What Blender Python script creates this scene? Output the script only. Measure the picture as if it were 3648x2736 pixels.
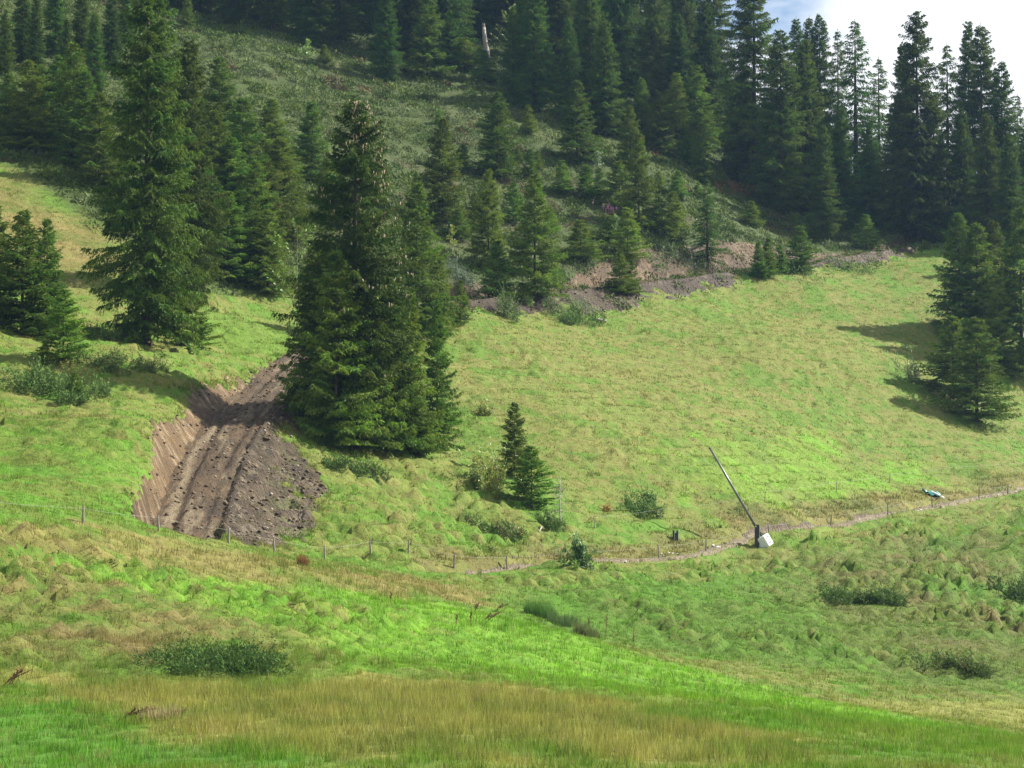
import bpy, math, random
import numpy as np

# ------------------------------------------------------------------ scene, camera, light
for o in list(bpy.data.objects):
    bpy.data.objects.remove(o, do_unlink=True)
SC = bpy.context.scene
COL = SC.collection
random.seed(7)
RNG = np.random.default_rng(7)

PW, PH, FPX = 3648.0, 2736.0, 8581.0          # photo size and focal length in photo pixels
PITCH = math.radians(2.88)
cam = bpy.data.cameras.new('camera')
cam.sensor_width = 36.0
cam.lens = FPX / PW * 36.0
cam.clip_start = 0.5
cam.clip_end = 3000.0
cam_o = bpy.data.objects.new('camera', cam)
cam_o.location = (0, 0, 0)
cam_o.rotation_euler = (math.pi / 2 + PITCH, 0, 0)
COL.objects.link(cam_o)
SC.camera = cam_o

SUN_EL = math.radians(41.0)
SUN_AZ = math.radians(68.0)                    # measured from the view direction (+Y) towards +X
SUN_DIR = (math.cos(SUN_EL) * math.sin(SUN_AZ), math.cos(SUN_EL) * math.cos(SUN_AZ), math.sin(SUN_EL))

world = bpy.data.worlds.new('World')
SC.world = world
world.use_nodes = True
wn, wl = world.node_tree.nodes, world.node_tree.links
wn.clear()
w_out = wn.new('ShaderNodeOutputWorld')
w_bg = wn.new('ShaderNodeBackground')
w_sky = wn.new('ShaderNodeTexSky')
w_sky.sky_type = 'NISHITA'
w_sky.sun_disc = False
w_sky.sun_elevation = SUN_EL
w_sky.sun_rotation = SUN_AZ
w_sky.air_density = 1.0
w_sky.dust_density = 1.5
w_sky.altitude = 1400
w_tc = wn.new('ShaderNodeTexCoord')
w_map = wn.new('ShaderNodeMapping')
w_map.inputs['Scale'].default_value = (2.2, 2.2, 4.5)
w_map.inputs['Location'].default_value = (0.77, 0.5, 0.25)
w_noise = wn.new('ShaderNodeTexNoise')
w_noise.inputs['Scale'].default_value = 1.3
w_noise.inputs['Detail'].default_value = 7
w_noise.inputs['Roughness'].default_value = 0.55
w_ramp = wn.new('ShaderNodeValToRGB')
w_ramp.color_ramp.elements[0].position = 0.45
w_ramp.color_ramp.elements[1].position = 0.51
w_mix = wn.new('ShaderNodeMixRGB')
w_mix.inputs['Color2'].default_value = (9.0, 9.2, 9.5, 1)
wl.new(w_tc.outputs['Generated'], w_map.inputs['Vector'])
wl.new(w_map.outputs['Vector'], w_noise.inputs['Vector'])
wl.new(w_noise.outputs['Fac'], w_ramp.inputs['Fac'])
w_sep = wn.new('ShaderNodeSeparateXYZ')                 # clouds only above the horizon
w_hor = wn.new('ShaderNodeMapRange'); w_hor.inputs['From Min'].default_value = -0.02; w_hor.inputs['From Max'].default_value = 0.02
w_and = wn.new('ShaderNodeMath'); w_and.operation = 'MULTIPLY'
wl.new(w_tc.outputs['Generated'], w_sep.inputs['Vector']); wl.new(w_sep.outputs['Z'], w_hor.inputs['Value'])
wl.new(w_ramp.outputs['Color'], w_and.inputs[0]); wl.new(w_hor.outputs['Result'], w_and.inputs[1])
wl.new(w_and.outputs[0], w_mix.inputs['Fac'])
wl.new(w_sky.outputs['Color'], w_mix.inputs['Color1'])
wl.new(w_mix.outputs['Color'], w_bg.inputs['Color'])
w_bg.inputs['Strength'].default_value = 0.05
wl.new(w_bg.outputs['Background'], w_out.inputs['Surface'])

sun = bpy.data.lights.new('sun', 'SUN')
sun.energy = 5.0
sun.angle = math.radians(0.53)
sun.color = (1.0, 0.95, 0.86)
sun_o = bpy.data.objects.new('sun', sun)
sun_o.rotation_euler = (math.pi / 2 - SUN_EL, 0, math.pi - SUN_AZ)
sun_o.location = (60, 100, 120)
COL.objects.link(sun_o)

SC.view_settings.view_transform = 'Standard'
SC.view_settings.look = 'None'
SC.view_settings.gamma = 1.0
SC.view_settings.use_curve_mapping = False
SC.view_settings.exposure = 1.4
SC.render.engine = 'CYCLES'
SC.cycles.use_denoising = True
SC.cycles.denoiser = 'OPENIMAGEDENOISE'
SC.cycles.denoising_input_passes = 'RGB_ALBEDO_NORMAL'
SC.cycles.denoising_prefilter = 'NONE'
SC.cycles.max_bounces = 6
SC.cycles.diffuse_bounces = 3
SC.cycles.glossy_bounces = 2
SC.cycles.transmission_bounces = 3
SC.cycles.transparent_max_bounces = 4
SC.cycles.volume_bounces = 0
SC.cycles.sample_clamp_indirect = 6.0
SC.render.filter_size = 1.7


# ------------------------------------------------------------------ helpers
def pdir(u, v):
    """photo pixel -> (x, z) per metre of depth (depth is world +Y)"""
    a = (np.asarray(u, float) - PW / 2) / FPX
    b = -(np.asarray(v, float) - PH / 2) / FPX
    y = math.cos(PITCH) - b * math.sin(PITCH)
    z = math.sin(PITCH) + b * math.cos(PITCH)
    return a / y, z / y


def at(u, v, d):
    x, z = pdir(u, v)
    return float(x * d), float(d), float(z * d)


def tag(o, label=None, cat=None, group=None, kind=None):
    if label: o['label'] = label
    if cat: o['category'] = cat
    if group: o['group'] = group
    if kind: o['kind'] = kind
    return o


def smooth(a, b, x):
    t = np.clip((x - a) / (b - a), 0, 1)
    return t * t * (3 - 2 * t)


def _hash(ix, iy, seed):
    h = (ix.astype(np.int64) * 374761393 + iy.astype(np.int64) * 668265263 + seed * 974634777) & 0x7fffffff
    h = ((h ^ (h >> 13)) * 1274126177) & 0x7fffffff
    h = ((h ^ (h >> 16)) * 2246822519) & 0x7fffffff
    return (h & 0xffff) / 65535.0


def vnoise(x, y, seed=0):
    """value noise, about -1..1"""
    x = np.asarray(x, float); y = np.asarray(y, float)
    ix, iy = np.floor(x), np.floor(y)
    fx, fy = x - ix, y - iy
    fx = fx * fx * fx * (fx * (fx * 6 - 15) + 10)
    fy = fy * fy * fy * (fy * (fy * 6 - 15) + 10)
    a, b = _hash(ix, iy, seed), _hash(ix + 1, iy, seed)
    c, d = _hash(ix, iy + 1, seed), _hash(ix + 1, iy + 1, seed)
    return 2 * ((a + (b - a) * fx) * (1 - fy) + (c + (d - c) * fx) * fy) - 1


def fbm(x, y, seed=0, oct=4, gain=0.5):
    s, a, n = 0.0, 1.0, 0.0
    for k in range(oct):
        ca, sa = math.cos(0.6 * k), math.sin(0.6 * k)
        s = s + a * vnoise((x * ca - y * sa) * 2 ** k + 17.3 * k, (x * sa + y * ca) * 2 ** k - 9.1 * k, seed + k)
        n += a; a *= gain
    return s / n


def domes(x, y, cell, seed, keep=0.8):
    """rounded humps on a jittered lattice: height 0..1 and a random number per hump"""
    x = np.asarray(x, float) / cell; y = np.asarray(y, float) / cell
    ix, iy = np.floor(x), np.floor(y); best = np.zeros(x.shape); rid = np.zeros(x.shape)
    for dx in (-1, 0, 1):
        for dy in (-1, 0, 1):
            jx, jy = ix + dx, iy + dy
            cx = jx + 0.15 + 0.7 * _hash(jx, jy, seed); cy = jy + 0.15 + 0.7 * _hash(jx, jy, seed + 1)
            r = 0.34 + 0.34 * _hash(jx, jy, seed + 2); hh = (0.45 + 0.55 * _hash(jx, jy, seed + 3)) * (_hash(jx, jy, seed + 4) < keep)
            d2 = ((x - cx) ** 2 + ((y - cy) * 1.1) ** 2) / r ** 2
            v = hh * np.clip(1 - d2, 0, 1) ** 0.6
            w = v > best
            best = np.where(w, v, best); rid = np.where(w, _hash(jx, jy, seed + 5), rid)
    return best, rid


def mesh_np(name, verts, tris, mat, parent=None, col=None, smooth_shade=False, quads=None, attrs=None):
    """one mesh object from numpy arrays"""
    me = bpy.data.meshes.new(name)
    verts = np.ascontiguousarray(verts, dtype=np.float32)
    faces = quads if quads is not None else tris
    faces = np.ascontiguousarray(faces, dtype=np.int32)
    k = faces.shape[1]
    me.vertices.add(len(verts)); me.vertices.foreach_set('co', verts.ravel())
    me.loops.add(faces.size); me.loops.foreach_set('vertex_index', faces.ravel())
    me.polygons.add(len(faces))
    me.polygons.foreach_set('loop_start', np.arange(0, faces.size, k, dtype=np.int32))
    if smooth_shade:
        me.polygons.foreach_set('use_smooth', np.ones(len(faces), dtype=bool))
    me.update(calc_edges=True)
    if col is not None:
        at_ = me.attributes.new('col', 'FLOAT_COLOR', 'POINT')
        c4 = np.ones((len(verts), 4), np.float32); c4[:, :3] = col
        at_.data.foreach_set('color', c4.ravel())
    for an, av in (attrs or {}).items():
        at_ = me.attributes.new(an, 'FLOAT_VECTOR', 'POINT')
        at_.data.foreach_set('vector', np.ascontiguousarray(av, np.float32).ravel())
    if mat is not None: me.materials.append(mat)
    o = bpy.data.objects.new(name, me)
    COL.objects.link(o)
    if parent is not None: o.parent = parent
    return o


def empty(name, loc, rz=0.0):
    o = bpy.data.objects.new(name, None)
    o.empty_display_size = 0.3
    COL.objects.link(o)
    o.location = loc; o.rotation_euler = (0, 0, rz)
    return o


class MB:
    """collects boxes, tubes and prisms into one mesh"""
    def __init__(s): s.v, s.f = [], []
    def poly(s, pts, faces):
        n = len(s.v); s.v += [tuple(p) for p in pts]; s.f += [tuple(i + n for i in f) for f in faces]
    def box(s, c, ax, ay, az):
        c, ax, ay, az = map(np.array, (c, ax, ay, az))
        P = [c + sx * ax + sy * ay + sz * az for sz in (-1, 1) for sy in (-1, 1) for sx in (-1, 1)]
        s.poly(P, [(0, 2, 3, 1), (4, 5, 7, 6), (0, 1, 5, 4), (2, 6, 7, 3), (0, 4, 6, 2), (1, 3, 7, 5)])
    def tube(s, pts, radii, n=8):
        pts = [np.array(p, float) for p in pts]
        rings = []
        for i, p in enumerate(pts):
            d = pts[min(i + 1, len(pts) - 1)] - pts[max(i - 1, 0)]
            d = d / (np.linalg.norm(d) + 1e-9)
            a = np.cross(d, (0.31, 0.95, 0.07)); a /= np.linalg.norm(a) + 1e-9
            b = np.cross(d, a)
            rings.append([p + radii[i] * (math.cos(t) * a + math.sin(t) * b) for t in np.linspace(0, 2 * math.pi, n, endpoint=False)])
        P = [q for r in rings for q in r]; Fc = []
        for i in range(len(pts) - 1):
            for j in range(n):
                Fc.append((i * n + j, i * n + (j + 1) % n, (i + 1) * n + (j + 1) % n, (i + 1) * n + j))
        Fc.append(tuple(range(n - 1, -1, -1))); Fc.append(tuple(range((len(pts) - 1) * n, len(pts) * n)))
        s.poly(P, Fc)
    def mesh(s, name):
        me = bpy.data.meshes.new(name); me.from_pydata(s.v, [], s.f); me.update(); return me
    def build(s, name, mat, parent=None, smooth_shade=False):
        me = s.mesh(name); me.materials.append(mat)
        if smooth_shade: me.polygons.foreach_set('use_smooth', np.ones(len(me.polygons), dtype=bool))
        o = bpy.data.objects.new(name, me); COL.objects.link(o)
        if parent is not None: o.parent = parent
        return o


# ------------------------------------------------------------------ materials
def new_mat(name):
    m = bpy.data.materials.new(name); m.use_nodes = True
    nt = m.node_tree; nt.nodes.clear()
    return m, nt.nodes, nt.links


def leaf_mat(name, transl=0.3, rough=0.55, spec=0.25, objvar=0.0, hue=0.0):
    """plant tissue: colour from the mesh's own leaf colours, a little light let through"""
    m, n, l = new_mat(name)
    out = n.new('ShaderNodeOutputMaterial')
    at_ = n.new('ShaderNodeAttribute'); at_.attribute_name = 'col'
    hs = n.new('ShaderNodeHueSaturation')
    l.new(at_.outputs['Color'], hs.inputs['Color'])
    if objvar or hue:
        oi = n.new('ShaderNodeObjectInfo')
        r = n.new('ShaderNodeMapRange'); r.inputs['To Min'].default_value = 1 - objvar; r.inputs['To Max'].default_value = 1 + objvar
        l.new(oi.outputs['Random'], r.inputs['Value']); l.new(r.outputs['Result'], hs.inputs['Value'])
        mu = n.new('ShaderNodeMath'); mu.operation = 'MULTIPLY'; mu.inputs[1].default_value = 7.31
        fr = n.new('ShaderNodeMath'); fr.operation = 'FRACT'
        r2 = n.new('ShaderNodeMapRange'); r2.inputs['To Min'].default_value = 0.5 - hue; r2.inputs['To Max'].default_value = 0.5 + hue
        l.new(oi.outputs['Random'], mu.inputs[0]); l.new(mu.outputs[0], fr.inputs[0]); l.new(fr.outputs[0], r2.inputs['Value'])
        l.new(r2.outputs['Result'], hs.inputs['Hue'])
    p = n.new('ShaderNodeBsdfPrincipled')
    p.inputs['Roughness'].default_value = rough
    p.inputs['Specular IOR Level'].default_value = spec
    l.new(hs.outputs['Color'], p.inputs['Base Color'])
    t = n.new('ShaderNodeBsdfTranslucent')
    l.new(hs.outputs['Color'], t.inputs['Color'])
    mx = n.new('ShaderNodeMixShader'); mx.inputs['Fac'].default_value = transl
    l.new(p.outputs['BSDF'], mx.inputs[1]); l.new(t.outputs['BSDF'], mx.inputs[2])
    l.new(mx.outputs['Shader'], out.inputs['Surface'])
    return m


def ground_mat():
    m, n, l = new_mat('ground_turf')
    out = n.new('ShaderNodeOutputMaterial')
    at_ = n.new('ShaderNodeAttribute'); at_.attribute_name = 'col'
    geo = n.new('ShaderNodeNewGeometry')
    n1 = n.new('ShaderNodeTexNoise'); n1.inputs['Scale'].default_value = 2.6; n1.inputs['Detail'].default_value = 8; n1.inputs['Roughness'].default_value = 0.7
    l.new(geo.outputs['Position'], n1.inputs['Vector'])
    mr = n.new('ShaderNodeMapRange'); mr.inputs['From Min'].default_value = 0.3; mr.inputs['From Max'].default_value = 0.7
    mr.inputs['To Min'].default_value = 0.62; mr.inputs['To Max'].default_value = 1.18
    l.new(n1.outputs['Fac'], mr.inputs['Value'])
    mul = n.new('ShaderNodeMixRGB'); mul.blend_type = 'MULTIPLY'; mul.inputs['Fac'].default_value = 1
    l.new(at_.outputs['Color'], mul.inputs['Color1']); l.new(mr.outputs['Result'], mul.inputs['Color2'])
    p = n.new('ShaderNodeBsdfPrincipled'); p.inputs['Roughness'].default_value = 0.85; p.inputs['Specular IOR Level'].default_value = 0.15
    l.new(mul.outputs['Color'], p.inputs['Base Color'])
    bp = n.new('ShaderNodeBump'); bp.inputs['Strength'].default_value = 0.9; bp.inputs['Distance'].default_value = 0.16
    l.new(n1.outputs['Fac'], bp.inputs['Height']); l.new(bp.outputs['Normal'], p.inputs['Normal'])
    l.new(p.outputs['BSDF'], out.inputs['Surface'])
    return m


def dirt_mat():
    """scraped wet subsoil: streaks follow the digging (trk = along, across, height)"""
    m, n, l = new_mat('wet_subsoil')
    out = n.new('ShaderNodeOutputMaterial')
    tr = n.new('ShaderNodeAttribute'); tr.attribute_name = 'trk'
    at_ = n.new('ShaderNodeAttribute'); at_.attribute_name = 'col'
    mp = n.new('ShaderNodeMapping'); mp.inputs['Scale'].default_value = (0.9, 4.2, 1.0)
    mp.inputs['Rotation'].default_value = (0, 0, math.radians(0))
    l.new(tr.outputs['Vector'], mp.inputs['Vector'])
    st = n.new('ShaderNodeTexNoise'); st.inputs['Scale'].default_value = 1.0; st.inputs['Detail'].default_value = 6; st.inputs['Roughness'].default_value = 0.65
    l.new(mp.outputs['Vector'], st.inputs['Vector'])
    geo = n.new('ShaderNodeNewGeometry')
    cl = n.new('ShaderNodeTexNoise'); cl.inputs['Scale'].default_value = 6.0; cl.inputs['Detail'].default_value = 8; cl.inputs['Roughness'].default_value = 0.72
    l.new(geo.outputs['Position'], cl.inputs['Vector'])
    wide = n.new('ShaderNodeTexNoise'); wide.inputs['Scale'].default_value = 0.45; wide.inputs['Detail'].default_value = 3
    l.new(geo.outputs['Position'], wide.inputs['Vector'])
    add = n.new('ShaderNodeMath'); add.operation = 'ADD'
    l.new(st.outputs['Fac'], add.inputs[0]); l.new(cl.outputs['Fac'], add.inputs[1])
    mr = n.new('ShaderNodeMapRange'); mr.inputs['From Min'].default_value = 0.75; mr.inputs['From Max'].default_value = 1.25
    mr.inputs['To Min'].default_value = 0.4; mr.inputs['To Max'].default_value = 1.5
    l.new(add.outputs[0], mr.inputs['Value'])
    mul = n.new('ShaderNodeMixRGB'); mul.blend_type = 'MULTIPLY'; mul.inputs['Fac'].default_value = 1
    l.new(at_.outputs['Color'], mul.inputs['Color1']); l.new(mr.outputs['Result'], mul.inputs['Color2'])
    p = n.new('ShaderNodeBsdfPrincipled')
    l.new(mul.outputs['Color'], p.inputs['Base Color'])
    rr = n.new('ShaderNodeMapRange'); rr.inputs['From Min'].default_value = 0.53; rr.inputs['From Max'].default_value = 0.61
    rr.inputs['To Min'].default_value = 0.65; rr.inputs['To Max'].default_value = 0.2
    rm = n.new('ShaderNodeMath'); rm.operation = 'MULTIPLY_ADD'; rm.inputs[1].default_value = 0.6
    rh = n.new('ShaderNodeMath'); rh.operation = 'MULTIPLY'; rh.inputs[1].default_value = 0.4
    l.new(cl.outputs['Fac'], rh.inputs[0]); l.new(st.outputs['Fac'], rm.inputs[0]); l.new(rh.outputs[0], rm.inputs[2])
    l.new(rm.outputs[0], rr.inputs['Value']); l.new(rr.outputs['Result'], p.inputs['Roughness'])
    p.inputs['Specular IOR Level'].default_value = 0.22
    p.inputs['Specular Tint'].default_value = (1.0, 0.93, 0.8, 1)
    bp = n.new('ShaderNodeBump'); bp.inputs['Strength'].default_value = 1.0; bp.inputs['Distance'].default_value = 0.22
    l.new(add.outputs[0], bp.inputs['Height']); l.new(bp.outputs['Normal'], p.inputs['Normal'])
    l.new(p.outputs['BSDF'], out.inputs['Surface'])
    return m


def plain_mat(name, c, rough=0.7, spec=0.4, metal=0.0, var=0.25, scale=14.0, bump=0.02, stretch=(1, 1, 1)):
    m, n, l = new_mat(name)
    out = n.new('ShaderNodeOutputMaterial')
    tc = n.new('ShaderNodeTexCoord')
    mp = n.new('ShaderNodeMapping'); mp.inputs['Scale'].default_value = stretch
    l.new(tc.outputs['Object'], mp.inputs['Vector'])
    nz = n.new('ShaderNodeTexNoise'); nz.inputs['Scale'].default_value = scale; nz.inputs['Detail'].default_value = 6
    l.new(mp.outputs['Vector'], nz.inputs['Vector'])
    mr = n.new('ShaderNodeMapRange'); mr.inputs['From Min'].default_value = 0.3; mr.inputs['From Max'].default_value = 0.7
    mr.inputs['To Min'].default_value = 1 - var; mr.inputs['To Max'].default_value = 1 + var
    l.new(nz.outputs['Fac'], mr.inputs['Value'])
    mul = n.new('ShaderNodeMixRGB'); mul.blend_type = 'MULTIPLY'; mul.inputs['Fac'].default_value = 1
    mul.inputs['Color1'].default_value = (*c, 1); l.new(mr.outputs['Result'], mul.inputs['Color2'])
    p = n.new('ShaderNodeBsdfPrincipled'); p.inputs['Roughness'].default_value = rough
    p.inputs['Specular IOR Level'].default_value = spec; p.inputs['Metallic'].default_value = metal
    l.new(mul.outputs['Color'], p.inputs['Base Color'])
    if bump:
        bp = n.new('ShaderNodeBump'); bp.inputs['Distance'].default_value = bump
        l.new(nz.outputs['Fac'], bp.inputs['Height']); l.new(bp.outputs['Normal'], p.inputs['Normal'])
    l.new(p.outputs['BSDF'], out.inputs['Surface'])
    return m


M_GROUND = ground_mat()
M_DIRT = dirt_mat()
M_GRASS = leaf_mat('grass_blades', transl=0.35, rough=0.6, spec=0.12)
M_HEATH = leaf_mat('heath_leaves', transl=0.15, rough=0.75, spec=0.12)
M_NEEDLE = leaf_mat('spruce_needles', transl=0.34, rough=0.7, spec=0.12, objvar=0.25, hue=0.02)
M_LEAF = leaf_mat('broad_leaves', transl=0.4, rough=0.45, spec=0.3, objvar=0.1, hue=0.01)
M_BARK = plain_mat('spruce_bark', (0.075, 0.055, 0.042), 0.9, 0.1, 0, 0.4, 6, 0.03, (3, 3, 0.6))
M_GREYWOOD = plain_mat('weathered_wood', (0.33, 0.30, 0.26), 0.8, 0.2, 0, 0.35, 9, 0.01, (4, 4, 0.5))
M_POST = plain_mat('fence_post_wood', (0.25, 0.215, 0.17), 0.85, 0.2, 0, 0.35, 9, 0.01, (4, 4, 0.5))
M_WIRE = plain_mat('pale_fence_wire', (0.26, 0.26, 0.22), 0.6, 0.3, 0, 0.1, 5, 0)
M_STEELDARK = plain_mat('dark_painted_steel', (0.018, 0.018, 0.022), 0.45, 0.5, 0, 0.3, 9, 0.002)
M_GALV = plain_mat('galvanised_steel', (0.5, 0.5, 0.5), 0.35, 0.5, 0.85, 0.2, 9, 0.002)
M_BOOM = plain_mat('weathered_grey_pole', (0.13, 0.125, 0.12), 0.32, 0.6, 0, 0.35, 3, 0.004, (1, 1, 1))
M_WHITE = plain_mat('white_plastic', (0.74, 0.75, 0.74), 0.45, 0.4, 0, 0.08, 5, 0.0)
M_BLACK = plain_mat('black_marking', (0.02, 0.02, 0.02), 0.6, 0.3, 0, 0.1, 5, 0)
M_TURQ = plain_mat('turquoise_plastic', (0.14, 0.40, 0.36), 0.35, 0.5, 0, 0.3, 8, 0.02)
M_STONE = plain_mat('pale_stone', (0.55, 0.52, 0.46), 0.75, 0.3, 0, 0.25, 9, 0.02)
M_CONE = plain_mat('spruce_cone', (0.50, 0.34, 0.24), 0.3, 0.7, 0, 0.3, 30, 0.0)
M_STALK = plain_mat('dry_stalk', (0.16, 0.085, 0.045), 0.8, 0.2, 0, 0.3, 12, 0)
M_CLOD = leaf_mat('loose_earth', transl=0.0, rough=0.8, spec=0.2)
M_PINK = plain_mat('faded_pink_flowers', (0.36, 0.17, 0.27), 0.7, 0.2, 0, 0.3, 12, 0)

# ------------------------------------------------------------------ the land: surveyed points (photo pixel, depth in m)
CTRL = [
    # near meadow
    (0, 2736, 48), (900, 2736, 46), (1824, 2736, 45), (2700, 2736, 47), (3648, 2736, 52),
    (0, 2580, 55), (900, 2580, 55), (1824, 2590, 54), (2700, 2620, 56), (3648, 2660, 62),
    (0, 2430, 66), (900, 2430, 67), (1824, 2450, 68), (2500, 2510, 68), (3100, 2580, 72),
    # left bank with tussocks, up to the fence line
    (0, 2250, 73), (500, 2250, 75), (1100, 2270, 79), (0, 2050, 84), (500, 2080, 88), (1100, 2120, 96), (1500, 2180, 96),
    (1824, 2300, 88), (2300, 2420, 84),
    (0, 1850, 95), (300, 1885, 97), (560, 1932, 100), (800, 1975, 104), (980, 1998, 109), (1300, 2005, 117), (1450, 2000, 120), (1620, 2040, 121),
    # gully between the green band and the far bank
    (1700, 2120, 111), (1850, 2170, 107), (2300, 2330, 100), (2700, 2420, 96), (3200, 2530, 92), (3648, 2590, 90),
    # far bank below the path
    (2000, 2110, 120), (2300, 2180, 117), (2700, 2200, 119), (3200, 2250, 120), (3648, 2300, 121),
    (2500, 2060, 132), (3000, 2020, 142), (3400, 2000, 150), (3648, 1960, 158),
    # the footpath
    (1805, 2038, 124), (2080, 2008, 130), (2365, 1995, 137), (2560, 1965, 143), (2700, 1935, 148), (2960, 1885, 158), (3320, 1815, 172), (3648, 1745, 184),
    # meadow
    (1800, 1850, 139), (2200, 1850, 145), (2200, 1600, 160), (2700, 1760, 158), (2700, 1600, 172), (2700, 1300, 197), (2700, 1020, 227),
    (3200, 1600, 188), (3200, 1300, 210), (3506, 1503, 204), (3400, 1150, 226), (3350, 965, 243),
    (1600, 1150, 188), (1600, 1400, 168), (1600, 1600, 154), (1600, 1850, 136), (1250, 1850, 124), (1250, 1700, 135), (1240, 1590, 141), (1450, 1600, 147),
    (2100, 1140, 201.5), (2100, 1350, 182), (2450, 1050, 219), (3000, 955, 241), (3900, 1500, 215), (3900, 1150, 235),
    # left hillside beside the dug track
    (465, 1650, 117.5), (455, 1480, 127), (470, 1560, 122.5), (475, 1750, 111.5), (500, 1850, 106), (300, 1600, 116), (300, 1750, 108), (0, 1500, 123), (0, 1680, 112), (150, 1400, 132), (0, 1230, 143), (350, 1290, 144), (560, 1210, 161),
    (625, 1340, 142), (815, 1345, 150.5), (1000, 1268, 162.5), (850, 1250, 164), (900, 1180, 171), (800, 1080, 179), (1000, 1050, 186),
    (1000, 1700, 132), (950, 1850, 121), (1100, 1500, 147.5), (1250, 1400, 160),
    (100, 900, 174), (300, 1000, 170), (100, 700, 189), (0, 560, 199), (300, 600, 200), (500, 800, 188),
    # heath above the track
    (900, 500, 222), (900, 800, 202), (1300, 480, 238), (1300, 800, 208), (700, 250, 248), (1000, 180, 262), (1300, 280, 262), (1700, 350, 262),
    (1750, 640, 235), (1700, 930, 210), (2100, 800, 230), (2200, 600, 248), (2500, 650, 256), (2700, 700, 264), (2300, 900, 226), (2800, 850, 252),
    (700, 60, 277), (0, 100, 246), (0, -200, 290), (1000, 0, 292), (1800, 100, 302), (2400, 250, 306), (1400, 60, 298),
    (3100, 800, 268), (3100, 740, 300), (3600, 760, 285), (3648, 900, 256), (2750, 560, 312), (2700, 520, 350), (3300, 760, 340), (3900, 800, 300),
]
ctrl = np.array([at(*c) for c in CTRL])
extra = [(0, 0, -1.7), (-40, 0, -1.2), (40, 0, -2.2), (0, -70, 0), (-60, -60, 2), (60, -60, -2), (0, 25, -3.4), (-25, 25, -2.9), (25, 25, -3.9),
         (-70, 90, 9), (-70, 140, 19), (-80, 200, 40), (-90, 260, 62), (-90, 330, 84), (60, 60, -9), (70, 100, -9.5), (80, 150, -5), (85, 200, 4), (95, 250, 18), (100, 310, 26),
         (-40, 340, 84), (0, 360, 80), (30, 370, 66), (60, 380, 46), (-40, 460, 96), (20, 480, 74), (80, 470, 44), (-150, 200, 60), (-150, 350, 110), (-140, 60, 22), (150, 80, -12), (160, 220, 2), (160, 380, 26)]
ctrl = np.vstack([ctrl, np.array(extra, float)])


def tps_fit(P, lam=0.02):
    s = 100.0
    X = P[:, :2] / s; n = len(X)
    r2 = ((X[:, None] - X[None]) ** 2).sum(-1)
    K = np.where(r2 > 0, 0.5 * r2 * np.log(r2 + 1e-12), 0) + lam * 1e-2 * np.eye(n)
    Q = np.hstack([np.ones((n, 1)), X])
    A = np.block([[K, Q], [Q.T, np.zeros((3, 3))]])
    return X, np.linalg.solve(A, np.concatenate([P[:, 2], np.zeros(3)])), s


_TX, _TW, _TS = tps_fit(ctrl)


def tps(x, y):
    x = np.asarray(x, float); y = np.asarray(y, float)
    out = np.empty(x.size); xf, yf = x.ravel() / _TS, y.ravel() / _TS
    for i in range(0, x.size, 40000):
        a, b = xf[i:i + 40000, None], yf[i:i + 40000, None]
        r2 = (a - _TX[None, :, 0]) ** 2 + (b - _TX[None, :, 1]) ** 2
        out[i:i + 40000] = (0.5 * r2 * np.log(r2 + 1e-12)) @ _TW[:-3] + _TW[-3] + _TW[-2] * a[:, 0] + _TW[-1] * b[:, 0]
    return out.reshape(x.shape)


def polyline(pts, step=0.5):
    P = np.array(pts, float)
    # Catmull-Rom through the points
    Q = np.vstack([2 * P[0] - P[1], P, 2 * P[-1] - P[-2]])
    out = []
    for i in range(1, len(Q) - 2):
        n = max(2, int(np.linalg.norm(Q[i + 1] - Q[i]) / step))
        t = np.linspace(0, 1, n, endpoint=False)[:, None]
        out.append(0.5 * ((2 * Q[i]) + (-Q[i - 1] + Q[i + 1]) * t + (2 * Q[i - 1] - 5 * Q[i] + 4 * Q[i + 1] - Q[i + 2]) * t ** 2
                          + (-Q[i - 1] + 3 * Q[i] - 3 * Q[i + 1] + Q[i + 2]) * t ** 3))
    out.append(P[-1:])
    return np.vstack(out)


TRACK = polyline([at(*p) for p in [(640, 2010, 105), (660, 1930, 110.5), (685, 1850, 115.5), (735, 1700, 124.5), (800, 1570, 133), (870, 1480, 140.5),
                                   (955, 1395, 150), (1050, 1305, 160), (1140, 1235, 168), (1300, 1165, 179.5), (1500, 1105, 190.5), (1750, 1060, 201), (2050, 1035, 210),
                                   (2350, 1003, 221), (2700, 958, 234), (3000, 915, 246), (3250, 880, 257), (3450, 850, 270)]])
PATH = polyline([at(*p) for p in [(1560, 2062, 118.5), (1805, 2038, 124), (2080, 2005, 130.5), (2365, 1990, 137), (2480, 1975, 140), (2560, 1955, 144.5), (2700, 1915, 150.5), (2830, 1898, 154), (2960, 1875, 158.5),
                                  (3170, 1840, 166), (3320, 1808, 172.5), (3480, 1772, 178), (3648, 1745, 184.5), (3900, 1700, 194)]])


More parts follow.
